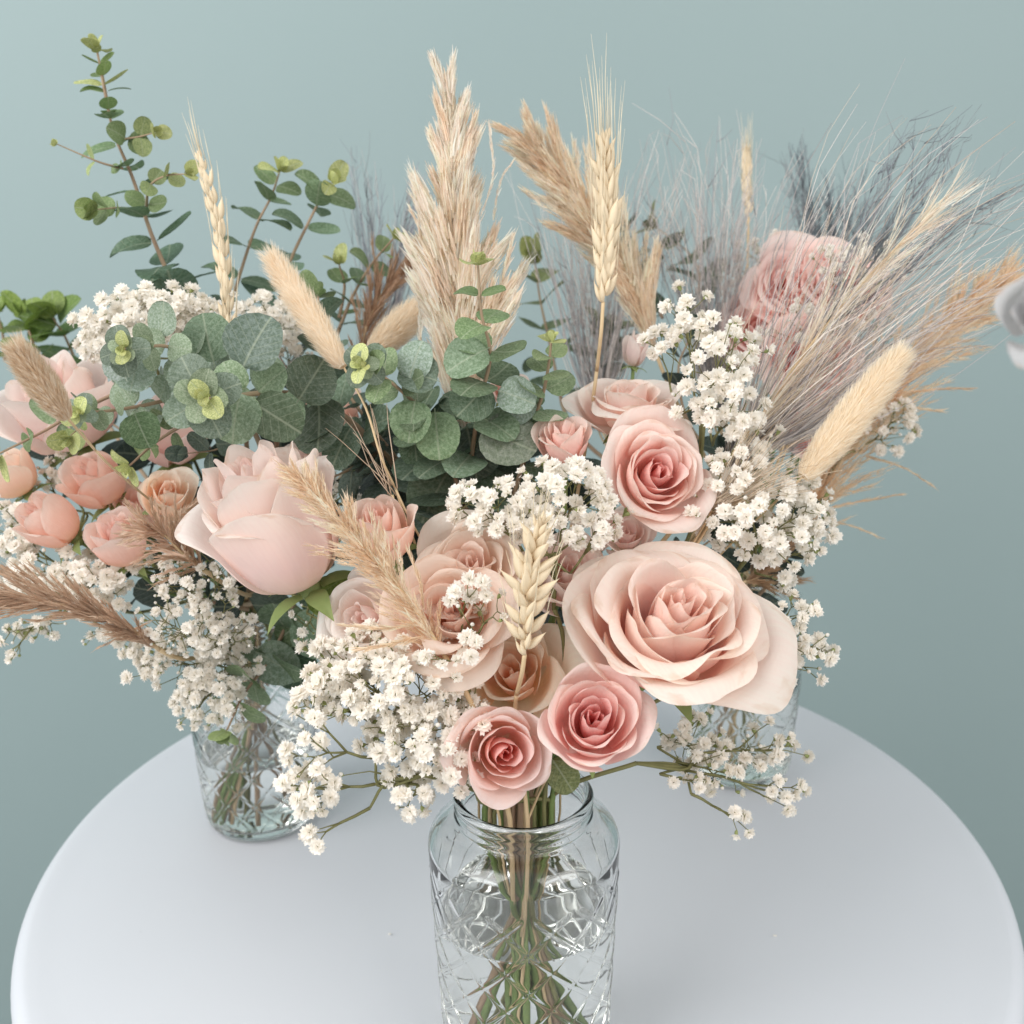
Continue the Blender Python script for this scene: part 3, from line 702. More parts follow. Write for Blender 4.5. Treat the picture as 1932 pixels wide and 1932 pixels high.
PAINTED_SHADE = (.05, .07, .06)  # near-black leaf colour, shade of the bouquet hollows put into the paint
euc('added eucalyptus leaves, painted near-black as deep shade inside the left bouquet', 'L', [  # extra foliage, its blackness imitates shade between the left flowers
    ([(560, 1060, .60), (600, 960, .61), (690, 960, .61), (760, 1000, .60)], 5, 95, 80, dict(c0=PAINTED_SHADE, c1=PAINTED_SHADE, tipcol=PAINTED_SHADE, spread=.5)),
    ([(420, 1000, .64), (330, 900, .66), (240, 820, .67), (180, 780, .68)], 6, 90, 70, dict(c0=PAINTED_SHADE, c1=PAINTED_SHADE, tipcol=PAINTED_SHADE, spread=.5)),
    ([(500, 950, .66), (540, 850, .67), (560, 740, .68), (520, 660, .68)], 6, 90, 70, dict(c0=PAINTED_SHADE, c1=PAINTED_SHADE, tipcol=PAINTED_SHADE, spread=.5)),
    ([(480, 1130, .62), (400, 1040, .63), (300, 960, .64), (200, 900, .65), (130, 860, .66)], 7, 90, 70, dict(c0=PAINTED_SHADE, c1=PAINTED_SHADE, tipcol=PAINTED_SHADE, spread=.5)),
    ([(480, 1100, .62), (480, 980, .64), (420, 880, .65), (380, 820, .66)], 6, 90, 70, dict(c0=PAINTED_SHADE, c1=PAINTED_SHADE, tipcol=PAINTED_SHADE, spread=.5)),
    ([(500, 1100, .62), (580, 1000, .64), (640, 920, .64), (700, 840, .64)], 6, 95, 80, dict(c0=PAINTED_SHADE, c1=PAINTED_SHADE, tipcol=PAINTED_SHADE, spread=.5)),
    ([(470, 1150, .60), (380, 1130, .60), (290, 1090, .61), (230, 1060, .61)], 6, 84, 70, dict(c0=PAINTED_SHADE, c1=PAINTED_SHADE, tipcol=PAINTED_SHADE, spread=.5)),
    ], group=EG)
euc('added eucalyptus leaves, painted near-black as deep shade behind the central leaves', 'F', [  # extra foliage coloured as shade to darken the central hollow
    ([(1000, 1180, .54), (1030, 1120, .54), (1060, 1020, .55), (1090, 900, .56)], 6, 90, 70, dict(c0=PAINTED_SHADE, c1=PAINTED_SHADE, tipcol=PAINTED_SHADE, spread=.5)),
    ([(980, 1240, .53), (920, 1160, .54), (830, 1100, .55), (760, 1080, .55)], 6, 90, 70, dict(c0=PAINTED_SHADE, c1=PAINTED_SHADE, tipcol=PAINTED_SHADE, spread=.5)),
    ([(1020, 1240, .53), (1120, 1180, .55), (1230, 1100, .56), (1340, 1020, .57)], 6, 90, 70, dict(c0=PAINTED_SHADE, c1=PAINTED_SHADE, tipcol=PAINTED_SHADE, spread=.5)),
    ([(1000, 1400, .50), (1020, 1330, .50), (1060, 1250, .51)], 4, 80, 70, dict(c0=PAINTED_SHADE, c1=PAINTED_SHADE, tipcol=PAINTED_SHADE, spread=.5)),
    ([(900, 1080, .58), (870, 1000, .59), (830, 920, .60), (800, 850, .60)], 6, 105, 90, dict(c0=PAINTED_SHADE, c1=PAINTED_SHADE, tipcol=PAINTED_SHADE, spread=.5)),
    ([(900, 1080, .57), (930, 980, .58), (960, 900, .58), (980, 820, .58)], 6, 105, 80, dict(c0=PAINTED_SHADE, c1=PAINTED_SHADE, tipcol=PAINTED_SHADE, spread=.5)),
    ([(860, 1060, .58), (800, 1000, .58), (760, 930, .59)], 5, 100, 80, dict(c0=PAINTED_SHADE, c1=PAINTED_SHADE, tipcol=PAINTED_SHADE, spread=.5)),
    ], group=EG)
euc('added eucalyptus leaves, painted near-black as shade behind the right white blossoms', 'R', [  # extra foliage with painted shade, closes the bright gaps on the right
    ([(1400, 1160, .64), (1420, 1060, .64), (1400, 960, .64), (1380, 860, .64)], 6, 90, 70, dict(c0=PAINTED_SHADE, c1=PAINTED_SHADE, tipcol=PAINTED_SHADE, spread=.5)),
    ([(1400, 1160, .64), (1480, 1060, .64), (1500, 980, .64)], 5, 80, 60, dict(c0=PAINTED_SHADE, c1=PAINTED_SHADE, tipcol=PAINTED_SHADE, spread=.5)),
    ([(1380, 900, .66), (1300, 800, .66), (1280, 700, .66), (1300, 640, .66)], 5, 70, 50, dict(c0=PAINTED_SHADE, c1=PAINTED_SHADE, tipcol=PAINTED_SHADE, spread=.5)),
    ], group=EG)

# ------------------------------------------------------------------ baby's breath
def blossom_mesh(seed, n, spread, rag):
    """a double gypsophila flower: notched petals round a small cup, calyx below; about 1 unit wide"""
    rs = random.Random(seed); vs = []; fs = []; fm = []
    for i in range(n):
        k = (i+0.5)/n
        th = spread*math.sqrt(k); ph = i*2.399+rs.uniform(-.3, .3)
        dirv = Vector((math.sin(th)*math.cos(ph), math.sin(th)*math.sin(ph), math.cos(th)))
        side = Vector((-math.sin(ph), math.cos(ph), 0)); up = side.cross(dirv)
        tw = rs.uniform(-.5, .5); side = side*math.cos(tw)+up*math.sin(tw)
        L = rs.uniform(0.38, 0.52)*(1 if rs.random() > 0.2 else 1.12); w = rs.uniform(0.12, 0.19)
        bow = up*rs.uniform(-.06, .08)
        p = [dirv*0.06, dirv*L*0.6-side*w+bow, dirv*L*0.6+side*w+bow, dirv*L-side*w*0.85+bow*2, dirv*L*0.84+bow*2.3, dirv*L+side*w*0.85+bow*2]
        b = len(vs); vs += [q+Vector((0, 0, 0.06)) for q in p]
        fs += [(b, b+2, b+1), (b+1, b+4, b+3), (b+1, b+2, b+4), (b+2, b+5, b+4)]; fm += [0]*4
    b = len(vs)
    for (r, z) in ((0.05, -0.24), (0.13, -0.10), (0.15, 0.08)):
        for k in range(5): vs.append(Vector((r*math.cos(k*1.2566), r*math.sin(k*1.2566), z)))
    for j in range(2):
        for k in range(5): fs.append((b+j*5+k, b+j*5+(k+1) % 5, b+j*5+5+(k+1) % 5, b+j*5+5+k)); fm.append(1)
    return mesh('blossom', vs, fs, [WHITE_PETAL, CALYX], fmat=fm)
def bud_mesh(seed):
    vs, fs = lathe([(0.02, -0.34), (0.16, -0.22), (0.24, 0.0), (0.23, 0.10), (0.17, 0.26), (0.03, 0.34)], 7)
    me = mesh('bud', vs, fs, [WHITE_PETAL, CALYX], fmat=[1]*14+[0]*21)
    return me
BLOOM = [blossom_mesh(i, 32, 1.85, 1) for i in range(4)]
HALF = [blossom_mesh(i+9, 14, 1.05, 1) for i in range(3)]
BUD = [bud_mesh(0)]

def branch_tree(T, start, items, r, depth=0):
    """forking stalks from start to every item"""
    if len(items) == 1:
        a, b = start, items[0]
        m = a.lerp(b, .5)+Vector((random.uniform(-1, 1), random.uniform(-1, 1), random.uniform(-1, 1)))*(b-a).length*0.07
        T.add([a, m, b], [max(r*0.8, .00028), .00026, .00022], 4); return
    c = sum(items, Vector())/len(items)
    f = 0.42 if len(items) > 3 else 0.55
    nodep = start.lerp(c, f)
    T.add([start, start.lerp(nodep, .5)+Vector((random.uniform(-1, 1), random.uniform(-1, 1), random.uniform(-1, 1)))*(nodep-start).length*0.05, nodep], [r, r*.9, r*.8], 4)
    k = 2 if len(items) < 7 else 3
    # split into k groups by seeds far apart
    seeds = [random.choice(items)]
    while len(seeds) < k:
        seeds.append(max(items, key=lambda p: min((p-s).length for s in seeds)))
    groups = [[] for _ in range(k)]
    for p in items: groups[min(range(k), key=lambda q: (p-seeds[q]).length)].append(p)
    groups = [g for g in groups if g]
    if len(groups) == 1:
        h = len(items)//2; groups = [items[:h], items[h:]]
    for g in groups: branch_tree(T, nodep, g, max(r*0.72, .00028), depth+1)

def gyp(label, key, blobs, root_px, size, dense=1.42, pbud=0.14, group="sprays of baby's breath", sep=0.62, stalk=True):
    """blobs: (x, y, rx, ry, depth, bulge m, count)"""
    start = P(*root_px)
    root = thing('babys_breath', label, "baby's breath", start, group)
    T = Tubes(); size = size*0.90
    trunk = sum((P(b[0], b[1], b[4]+.02) for b in blobs), Vector())/len(blobs)
    for (x, y, rx, ry, d, bulge, n) in blobs:
        pts = []; tries = 0; n = int(n*dense+.5)
        while len(pts) < n and tries < n*40:
            tries += 1
            a = random.uniform(0, 6.283); q = math.sqrt(random.random())
            ux, uy = q*math.cos(a), q*math.sin(a)
            if random.random() < .12: ux *= 1.35; uy *= 1.35
            X, Y = x+ux*rx, y+uy*ry
            dd = d-bulge*math.sqrt(max(0, 1-q*q))+random.uniform(0, 1)**2*0.030
            p = P(X, Y, dd)
            if all((p-o).length > px(size, d)*sep*1.05 for o in pts): pts.append(p)
        if not pts: continue
        c = P(x, y, d+0.02)
        inner = start.lerp(c, .45)+rvec((c-start).length*.05)
        T.add(catmull([start, start.lerp(trunk, .5)+rvec(.003), inner], 8), [.0009-.00004*q for q in range(8)], 5)
        ends = []
        for p in pts:
            out = (p-c).normalized()*0.7+(p-start).normalized()*0.5+Vector((random.uniform(-.4, .4), random.uniform(-.4, .4), random.uniform(-.4, .5)))
            out = out.normalized()
            rr = random.random()
            if rr < pbud: ms, s, nm = BUD, size*0.55, 'bud'
            elif rr < pbud+0.22: ms, s, nm = HALF, size*0.95, 'blossom'
            else: ms, s, nm = BLOOM, size*random.uniform(0.9, 1.18), 'blossom'
            S = px(s, d)
            obj(nm, random.choice(ms), root, p-start, basis(out, random.uniform(0, 6.28)), S)
            ends.append(p-out*S*0.22)
        branch_tree(T, inner, ends, .0008)
    if key and stalk:
        pth = stem_path(start, (start-P(blobs[0][0], blobs[0][1], blobs[0][4])).normalized(), key)
        T.add(pth, [.0011]*len(pth), 5)
    T.build('stem', TWIG, root, start)
    return root
gyp("big spray of baby's breath left of the front jar", 'F', [
    (735, 1290, 140, 90, .455, .025, 90), (625, 1310, 50, 60, .455, .01, 16), (800, 1400, 95, 75, .45, .02, 52), (655, 1240, 65, 45, .47, .01, 24)], (880, 1480, .475), 39)
gyp("loose drooping sprig of baby's breath between the two left jars", 'F', [
    (570, 1400, 38, 95, .435, .01, 13), (590, 1490, 48, 50, .43, .01, 15), (590, 1585, 14, 22, .43, 0, 2), (652, 1462, 10, 10, .44, 0, 1), (770, 1510, 38, 30, .44, 0, 6), (745, 1500, 12, 12, .44, 0, 1)], (800, 1462, .45), 38, pbud=.2)
gyp("spray of baby's breath in the middle above the cream roses", 'F', [
    (940, 960, 85, 55, .455, .02, 34), (1060, 925, 85, 60, .46, .02, 30), (1030, 1010, 80, 40, .45, .01, 12), (1130, 985, 45, 45, .455, .01, 9)], (1045, 1150, .475), 37)
gyp("few baby's breath blossoms in front of the cream rose and wheat", 'F', [
    (865, 1110, 50, 30, .43, 0, 5), (905, 1160, 55, 60, .43, 0, 8), (850, 1235, 80, 20, .43, .005, 7)], (880, 1270, .45), 36, pbud=.1)
gyp("blossoms of baby's breath along the left rim of the lowest roses", 'F', [
    (880, 1330, 35, 75, .45, 0, 9), (870, 1450, 30, 45, .445, 0, 8)], (900, 1500, .47), 36)
gyp("tall spray of baby's breath right of the uppermost pink rose", 'F', [
    (1300, 590, 55, 45, .50, .01, 9), (1335, 680, 100, 85, .50, .03, 27), (1375, 760, 70, 65, .50, .03, 17), (1385, 660, 50, 55, .52, .01, 8), (1250, 640, 25, 40, .52, 0, 3)], (1320, 900, .53), 36)
gyp("round spray of baby's breath right of the big rose", 'F', [
    (1390, 900, 60, 70, .50, .02, 24), (1440, 985, 120, 75, .50, .035, 46), (1515, 960, 60, 65, .51, .01, 24), (1440, 830, 40, 30, .51, 0, 6), (1510, 1040, 45, 16, .50, 0, 5), (1475, 1090, 16, 16, .50, 0, 2)], (1390, 1080, .53), 34)
gyp("loose sprig of baby's breath sticking out right of the big rose", 'F', [
    (1500, 1150, 40, 35, .48, 0, 9), (1500, 1245, 62, 60, .48, .01, 18), (1560, 1225, 25, 25, .48, 0, 4)], (1400, 1230, .50), 32, pbud=.28)
gyp("hanging spray of baby's breath in front of the back right jar", 'F', [
    (1310, 1400, 65, 50, .50, .01, 20), (1350, 1450, 60, 45, .49, .01, 14), (1450, 1420, 58, 45, .49, .01, 15), (1485, 1500, 35, 32, .48, 0, 8), (1300, 1480, 32, 18, .47, 0, 5), (1400, 1550, 30, 30, .47, 0, 4)], (1200, 1440, .475), 31, pbud=.2)
gyp("back left mound of baby's breath under the tallest eucalyptus", 'L', [
    (255, 605, 95, 50, .57, .03, 52), (330, 575, 60, 32, .57, .02, 24), (205, 640, 55, 45, .57, .01, 20)], (320, 760, .62), 34, pbud=.05)
gyp("baby's breath behind the slanting bunny tail", 'L', [
    (500, 610, 60, 55, .62, .02, 32), (560, 650, 50, 60, .66, .02, 22)], (520, 760, .68), 29, pbud=.06)
gyp("baby's breath around the lowest left rosebud", 'L', [
    (180, 1110, 70, 55, .55, .02, 30), (90, 1080, 75, 50, .56, .02, 26), (20, 1010, 40, 60, .57, .01, 20), (40, 1110, 40, 35, .56, .01, 12)], (230, 1150, .60), 33)
gyp("baby's breath peeping between the pale rose and the buds", 'L', [
    (115, 870, 35, 30, .60, 0, 9), (90, 920, 30, 30, .60, 0, 7), (290, 1010, 40, 40, .57, 0, 7)], (150, 1000, .62), 26)
gyp("fine budded spray of baby's breath below the large profile rose", 'L', [
    (370, 1100, 85, 60, .53, .02, 50), (350, 1180, 95, 60, .53, .02, 48), (430, 1200, 60, 50, .53, .01, 22), (320, 1060, 50, 40, .54, 0, 14)], (450, 1260, .58), 24, pbud=.38)
gyp("white mass of baby's breath hanging over the back left jar", 'L', [
    (370, 1250, 110, 60, .56, .02, 60), (400, 1320, 70, 50, .56, .02, 28), (290, 1230, 45, 35, .56, .01, 14), (355, 1350, 25, 30, .56, 0, 8)], (480, 1260, .60), 27, pbud=.2)
gyp("dangling bits of baby's breath at the far left below the brown plume", 'L', [
    (20, 1210, 25, 40, .55, 0, 7), (75, 1185, 40, 20, .56, 0, 8), (210, 1210, 60, 25, .56, 0, 12)], (130, 1130, .57), 27, pbud=.25)
gyp("thin sprigs of baby's breath between left bouquet and front tuft", 'L', [
    (600, 1180, 60, 50, .52, 0, 16), (640, 920, 40, 30, .56, 0, 12), (680, 960, 20, 20, .56, 0, 4)], (560, 1130, .55), 24, pbud=.35)
gyp("blurred baby's breath around the pink rose at the back right", 'R', [
    (1480, 475, 70, 30, .71, .01, 16), (1620, 500, 90, 50, .645, .01, 34), (1560, 610, 110, 40, .64, .01, 24), (1420, 530, 60, 45, .72, 0, 12), (1500, 660, 60, 40, .68, 0, 10), (1640, 640, 60, 60, .70, 0, 14)], (1500, 800, .72), 23, pbud=.15)
gyp("blurred baby's breath at the right edge of the beige plume", 'R', [
    (1690, 800, 40, 55, .66, .01, 18), (1540, 800, 40, 40, .62, 0, 6)], (1560, 900, .68), 26, pbud=.15)

# ------------------------------------------------------------------ dried plumes
CREAM = (0.95, 0.83, 0.70); TAN = (0.82, 0.62, 0.44); BROWN = (0.52, 0.36, 0.25); STRAW = (0.84, 0.68, 0.44)
def plume(label, key, pts, prof, nb, per, blen, slen, c1, c2, spread=0.30, extra=(), name='pampas_plume', cat='pampas grass', group='pampas plumes', w=0.00034, offp=22, fuzz=.28, fat=0, droop=0.0, rach=.0011, start=0.0, flat=0.45):
    """a rachis with many drooping branchlets, each feathered with fine fibres"""
    path = catmull([P(*q) for q in pts], 60); base = path[0]
    root = thing(name, label, cat, base, group)
    T = Tubes()
    tips = [(None, None)]*0
    toward = CM @ Vector((0, 0, 1))
    for b in range(nb):
        u = start+(0.99-start)*(b/nb)**0.9
        i = min(58, int(u*59)); node = path[i]; t = (path[min(i+2, 59)]-path[max(i-2, 0)]).normalized()
        a = random.uniform(0, 6.283); x = t.orthogonal().normalized(); y = t.cross(x)
        out = x*math.cos(a)+y*math.sin(a)
        out = (out-toward*out.dot(toward)*flat).normalized()
        wd = np.interp(u, [q[0] for q in prof], [q[1] for q in prof])
        L = px(blen, pts[0][2])*random.uniform(0.6, 1.25)*(0.45+0.55*wd)
        ang = spread*random.uniform(0.15, 1.25)
        dirv = (t*math.cos(ang)+out*math.sin(ang)).normalized()
        sh = random.random()
        off = out*wd*px(offp, pts[0][2])*random.random()
        br = catmull([node, node+off*0.5+dirv*L*0.45, node+off+dirv*L+out*L*0.1-Vector((0, 0, 1))*droop*L], 9)
        tone = random.random()
        feather(T, br, per, px(slen, pts[0][2]), c1, c2, tone, w, fuzz, px(fat, pts[0][2])*(.35+.65*wd))
    for (q, n, sl) in extra:
        br = catmull([P(*k) for k in q], 12)
        feather(T, br, n, px(sl, pts[0][2]), c1, c2, random.random(), w)
    T.build('plume', FIBRE, root, base, kind='stuff')
    S = Tubes(); S.add(path, [rach*(1-.75*i/59) for i in range(60)], 6, (0.5, .36, .22))
    if key:
        pth = stem_path(base, (path[0]-path[3]).normalized(), key)
        S.add(pth, [rach*1.15]*len(pth), 7)
    S.build('stem', STEM_STRAW, root, base)
    return root
def feather(T, br, n, sl, c1, c2, tone, w, fuzz=.26, fat=0.0):
    m = len(br)
    for k in range(n):
        v = (k+random.random())/n
        j = min(m-2, int(v*(m-1))); p = br[j].lerp(br[j+1], v*(m-1)-j)
        t = (br[j+1]-br[j]).normalized()
        if fat: p = p+rvec(fat)*math.sin(math.pi*(.12+.80*v))
        L = sl*random.uniform(0.5, 1.2)*(1-0.35*v)
        d1 = (t+rvec(fuzz)).normalized(); d2 = (d1+rvec(0.22)+t*0.25).normalized()
        p1 = p+rvec(sl*0.035)
        c = lerp3(c1, c2, min(1, max(0, tone*0.6+random.uniform(-0.15, 0.45))))
        bsh = random.uniform(0.85, 1.12); c = tuple(min(.92, q*bsh) for q in c)
        T.ribbon([p1, p1+d1*L*0.5, p1+(d1+d2)*L*0.5], w*random.uniform(.7, 1.5), c)
BW = [(0, .35), (.15, .9), (.45, 1), (.7, .7), (.88, .35), (1, .12)]
plume('tall cream pampas plume rising highest in the middle', 'F',
      [(880, 830, .55), (874, 700, .55), (868, 560, .55), (858, 400, .55), (848, 190, .55)],
      [(0, .8), (.25, 1.05), (.42, 1.0), (.55, .66), (.68, .40), (.82, .2), (1, .03)], 74, 300, 200, 58, (.98, .91, .83), (.93, .77, .62), spread=.10, w=.00048, offp=80, fuzz=.10, fat=18,
      extra=[([(905, 420, .55), (930, 330, .55), (925, 245, .55)], 50, 30), ([(800, 480, .55), (790, 430, .55), (773, 392, .55)], 60, 26), ([(930, 420, .56), (945, 340, .56), (968, 305, .56)], 40, 20), ([(795, 660, .55), (790, 560, .55), (778, 470, .55)], 80, 34),
             ([(905, 480, .55), (885, 380, .55), (893, 205, .55)], 90, 30), ([(940, 560, .55), (955, 500, .55), (968, 450, .55)], 90, 36)], start=.02)
plume('beige pampas plume leaning left behind the upright rye ear', 'R',
      [(1235, 660, .66), (1190, 540, .66), (1135, 450, .65), (1075, 360, .65), (1012, 280, .64)], [(0, .9), (.5, 1), (.8, .6), (1, .15)], 84, 150, 140, 42, (.96, .87, .75), (.88, .70, .52), spread=.16, w=.0004, offp=46, fuzz=.17, fat=10,
      extra=[([(1110, 460, .65), (1070, 445, .65), (1025, 422, .65)], 60, 24)])
plume('small feathery beige tuft leaning over the cream roses at the front', 'F',
      [(838, 1235, .445), (770, 1130, .44), (700, 1050, .435), (630, 975, .43), (560, 895, .43)],
      [(0, .5), (.2, 1.1), (.45, 1), (.62, .6), (.8, .32), (1, .12)], 95, 46, 90, 34, (0.97, .86, .72), (0.80, .60, .40), spread=.40, w=.00024, fat=6,
      extra=[([(790, 1180, .44), (720, 1185, .43), (650, 1180, .43)], 150, 34), ([(800, 1200, .44), (735, 1215, .43), (680, 1225, .43)], 150, 34), ([(800, 1150, .44), (790, 1090, .43), (770, 1040, .43)], 100, 30)])
plume('brown pampas plume pointing out at the lower left edge', 'L',
      [(300, 1225, .53), (240, 1185, .51), (150, 1150, .50), (50, 1130, .49), (-60, 1120, .48)], [(0, .2), (.3, .6), (.6, 1), (1, .9)], 90, 50, 130, 40, (0.80, .62, .47), BROWN, spread=.17, offp=40, fuzz=.2, w=.0003,
      extra=[([(290, 1170, .52), (230, 1200, .52), (185, 1222, .52)], 50, 24)])
plume('wide beige pampas plume spreading behind the large bunny tail', 'R',
      [(1470, 1060, .68), (1540, 940, .68), (1620, 820, .68), (1710, 700, .68), (1800, 610, .68), (1900, 530, .68)],
      [(0, .6), (.3, 1.15), (.6, .9), (.8, .4), (1, .15)], 150, 48, 130, 44, (0.95, .80, .62), (0.78, .57, .38), spread=.33, offp=50, fat=7,
      extra=[([(1680, 745, .67), (1760, 735, .67), (1832, 733, .67)], 90, 26), ([(1640, 760, .67), (1720, 770, .67), (1775, 775, .67)], 60, 26), ([(1630, 860, .67), (1700, 880, .67), (1762, 918, .67)], 70, 22),
             ([(1560, 960, .67), (1630, 945, .67), (1700, 933, .67)], 80, 24), ([(1540, 985, .67), (1600, 990, .67), (1662, 1015, .67)], 60, 22), ([(1650, 800, .67), (1700, 740, .67), (1760, 660, .67)], 120, 34)])
plume('small crinkled beige tuft left of the large profile rose', 'L',
      [(385, 1075, .53), (345, 1045, .52), (310, 1010, .515), (275, 1000, .51)], [(0, .8), (.5, 1.1), (1, .7)], 40, 40, 70, 30, (0.90, .72, .58), (.62, .44, .30), spread=.6,
      extra=[([(360, 1010, .51), (340, 975, .51), (370, 945, .51)], 60, 26), ([(350, 1050, .51), (300, 1040, .51), (255, 1060, .51)], 80, 26)])
plume('dark brown dried plume left of the tall pampas', 'L',
      [(675, 720, .66), (690, 620, .66), (730, 540, .66), (785, 480, .66)], BW, 50, 40, 90, 36, (0.55, .36, .24), BROWN, spread=.25)
plume('straw coloured plume slanting up right through the grey grass', 'F',
      [(1365, 880, .54), (1440, 780, .54), (1530, 650, .54), (1640, 520, .54), (1775, 385, .54)],
      [(0, .8), (.3, 1), (.6, .75), (.85, .4), (1, .15)], 40, 18, 170, 110, (0.98, .90, .80), (.90, .75, .60), spread=.09, fuzz=.1, w=.00022)
plume('brown tuft in the shade right behind the big rose', 'R',
      [(1400, 1100, .62), (1440, 1080, .62), (1475, 1030, .62)], BW, 34, 40, 80, 34, (0.62, .42, .25), BROWN, spread=.6)

# ------------------------------------------------------------------ wispy grass
def grass(label, key, base_px, strands, cols, group='wispy dried grasses', rad=0.00024, kink=0.0, hair=0, bend=.03):
    """strands: (count, (x0, y0, x1, y1) target box, depth range, base jitter px)"""
    base = P(*base_px); root = thing('dried_grass', label, 'dried grass', base, group); T = Tubes()
    for (n, (x0, y0, x1, y1), (da, db), jit) in strands:
        for _ in range(n):
            s = random.random(); e = P(x0+(x1-x0)*s+random.uniform(-1, 1)*jit, y0+(y1-y0)*s+random.uniform(-1, 1)*jit, random.uniform(da, db))
            st = base+rvec(px(14, base_px[2]))
            e = st.lerp(e, random.uniform(0.5, 1.0)**0.6)
            L = (e-st).length
            c = random.choice(cols); b = random.uniform(.85, 1.15); c = tuple(q*b for q in c)
            m1 = st.lerp(e, .35)+rvec(L*bend); m2 = st.lerp(e, .7)+rvec(L*bend)+Vector((0, 0, L*bend*.8))
            pp = catmull([st, m1, m2, e], 9)
            if kink:
                for q in range(4, 9): pp[q] = pp[q]+rvec(L*kink*(q-3)/5)
            r = rad*random.uniform(.7, 1.3)
            T.add(pp, [r*(1.15-.75*k/8) for k in range(9)], 3, c)
            for h in range(hair):
                k = random.randint(3, 7); q = pp[k]; dd = ((pp[k+1]-pp[k]).normalized()+rvec(.45)).normalized()
                l = L*random.uniform(.08, .2)
                T.add([q, q+dd*l*.5+rvec(l*.12), q+dd*l+rvec(l*.2)], [r*.8, r*.6, r*.3], 3, c)
    T.build('strands', STRAND, root, base, kind='stuff')
    if key:
        S = Tubes()
        for q in range(3):
            pth = stem_path(base+rvec(.003), (base-P(strands[0][1][0], strands[0][1][1], base_px[2])).normalized(), key); S.add(pth, [.0007]*len(pth), 5)
        S.build('stem', STEM_STRAW, root, base)
GR1 = (0.55, .50, .49); GR2 = (0.66, .58, .54); GR3 = (0.80, .73, .68); SLATE = (0.26, .28, .29); DST = (.84, .70, .56)
grass('grey wispy grass against the wall left of the tall pampas', 'L', (715, 700, .74), [
    (36, (645, 270, 720, 290), (.72, .80), 22), (34, (740, 330, 810, 330), (.72, .80), 25), (26, (790, 300, 815, 400), (.72, .78), 15)], [GR1, SLATE, (.28, .28, .33)], rad=.00030, hair=2)
grass('pale wispy grass around the upright rye ear', 'R', (1130, 800, .72), [
    (60, (1010, 440, 1250, 470), (.66, .74), 40), (50, (960, 330, 1110, 280), (.68, .74), 40), (60, (1180, 280, 1340, 260), (.66, .74), 60)], [GR2, GR3, GR1, (.34, .33, .35)], rad=.00030, hair=1, bend=.06)
grass('grey wispy grass fan in the middle distance behind the white spray', 'R', (1345, 780, .70), [
    (90, (1180, 330, 1420, 310), (.64, .74), 60), (70, (1380, 320, 1560, 290), (.64, .74), 60), (36, (1220, 220, 1460, 230), (.66, .72), 30)], [GR2, GR1, GR3, (.34, .33, .35)], rad=.00030, hair=1, bend=.06)
grass('large fan of grey and cream grass sweeping to the upper right', 'F', (1375, 880, .55), [
    (22, (1600, 200, 1780, 120), (.52, .62), 50), (40, (1700, 260, 1960, 230), (.50, .62), 90), (84, (1940, 230, 2100, 500), (.48, .62), 80), (44, (1760, 380, 1900, 560), (.5, .6), 60), (22, (1480, 400, 1660, 340), (.55, .64), 50)],
    [GR1, GR2, GR3, GR2, DST, (.88, .80, .72), GR3, (.40, .35, .34), (.34, .30, .29), (.66, .52, .40)], rad=.00027, hair=0, bend=.065)
grass('second fan of mauve grey grass across the back right roses', 'R', (1480, 840, .62), [
    (20, (1620, 420, 1760, 500), (.58, .66), 60), (34, (1760, 540, 1880, 620), (.58, .64), 50), (14, (1560, 520, 1640, 560), (.58, .66), 50), (30, (1800, 600, 1860, 640), (.6, .66), 30)], [(.46, .40, .41), GR2, DST, (.80, .68, .54), (.42, .34, .28)], rad=.00024, hair=0, bend=.06)
grass('dark kinked twiggy grass at the upper right', 'F', (1560, 620, .58), [
    (12, (1700, 200, 1780, 200), (.55, .6), 20), (16, (1820, 170, 1870, 230), (.55, .6), 20), (16, (1900, 330, 1980, 340), (.54, .6), 30)], [SLATE, (.22, .23, .26)], rad=.00030, kink=.05, hair=4)
grass('dark blurred seed grass low against the wall at the back right', 'R', (1560, 640, .84), [
    (70, (1500, 340, 1640, 330), (.82, .9), 40), (26, (1470, 270, 1520, 260), (.82, .9), 14), (50, (1600, 380, 1720, 400), (.82, .9), 40)], [SLATE, (.13, .15, .17)], rad=.00045, hair=4)
grass('short cream grass wisps hanging before the large bunny tail', 'F', (1350, 960, .49), [
    (50, (1450, 760, 1560, 840), (.47, .5), 40), (60, (1480, 860, 1580, 900), (.46, .5), 30)], [DST, (.80, .68, .52), (.50, .36, .24)], rad=.00018)
grass('thin bleached grass blades left of the central eucalyptus', 'F', (742, 925, .49), [
    (4, (690, 740, 730, 760), (.48, .5), 10), (5, (620, 800, 660, 780), (.49, .5), 12)], [(.66, .50, .36), (.74, .58, .44)], rad=.00035)

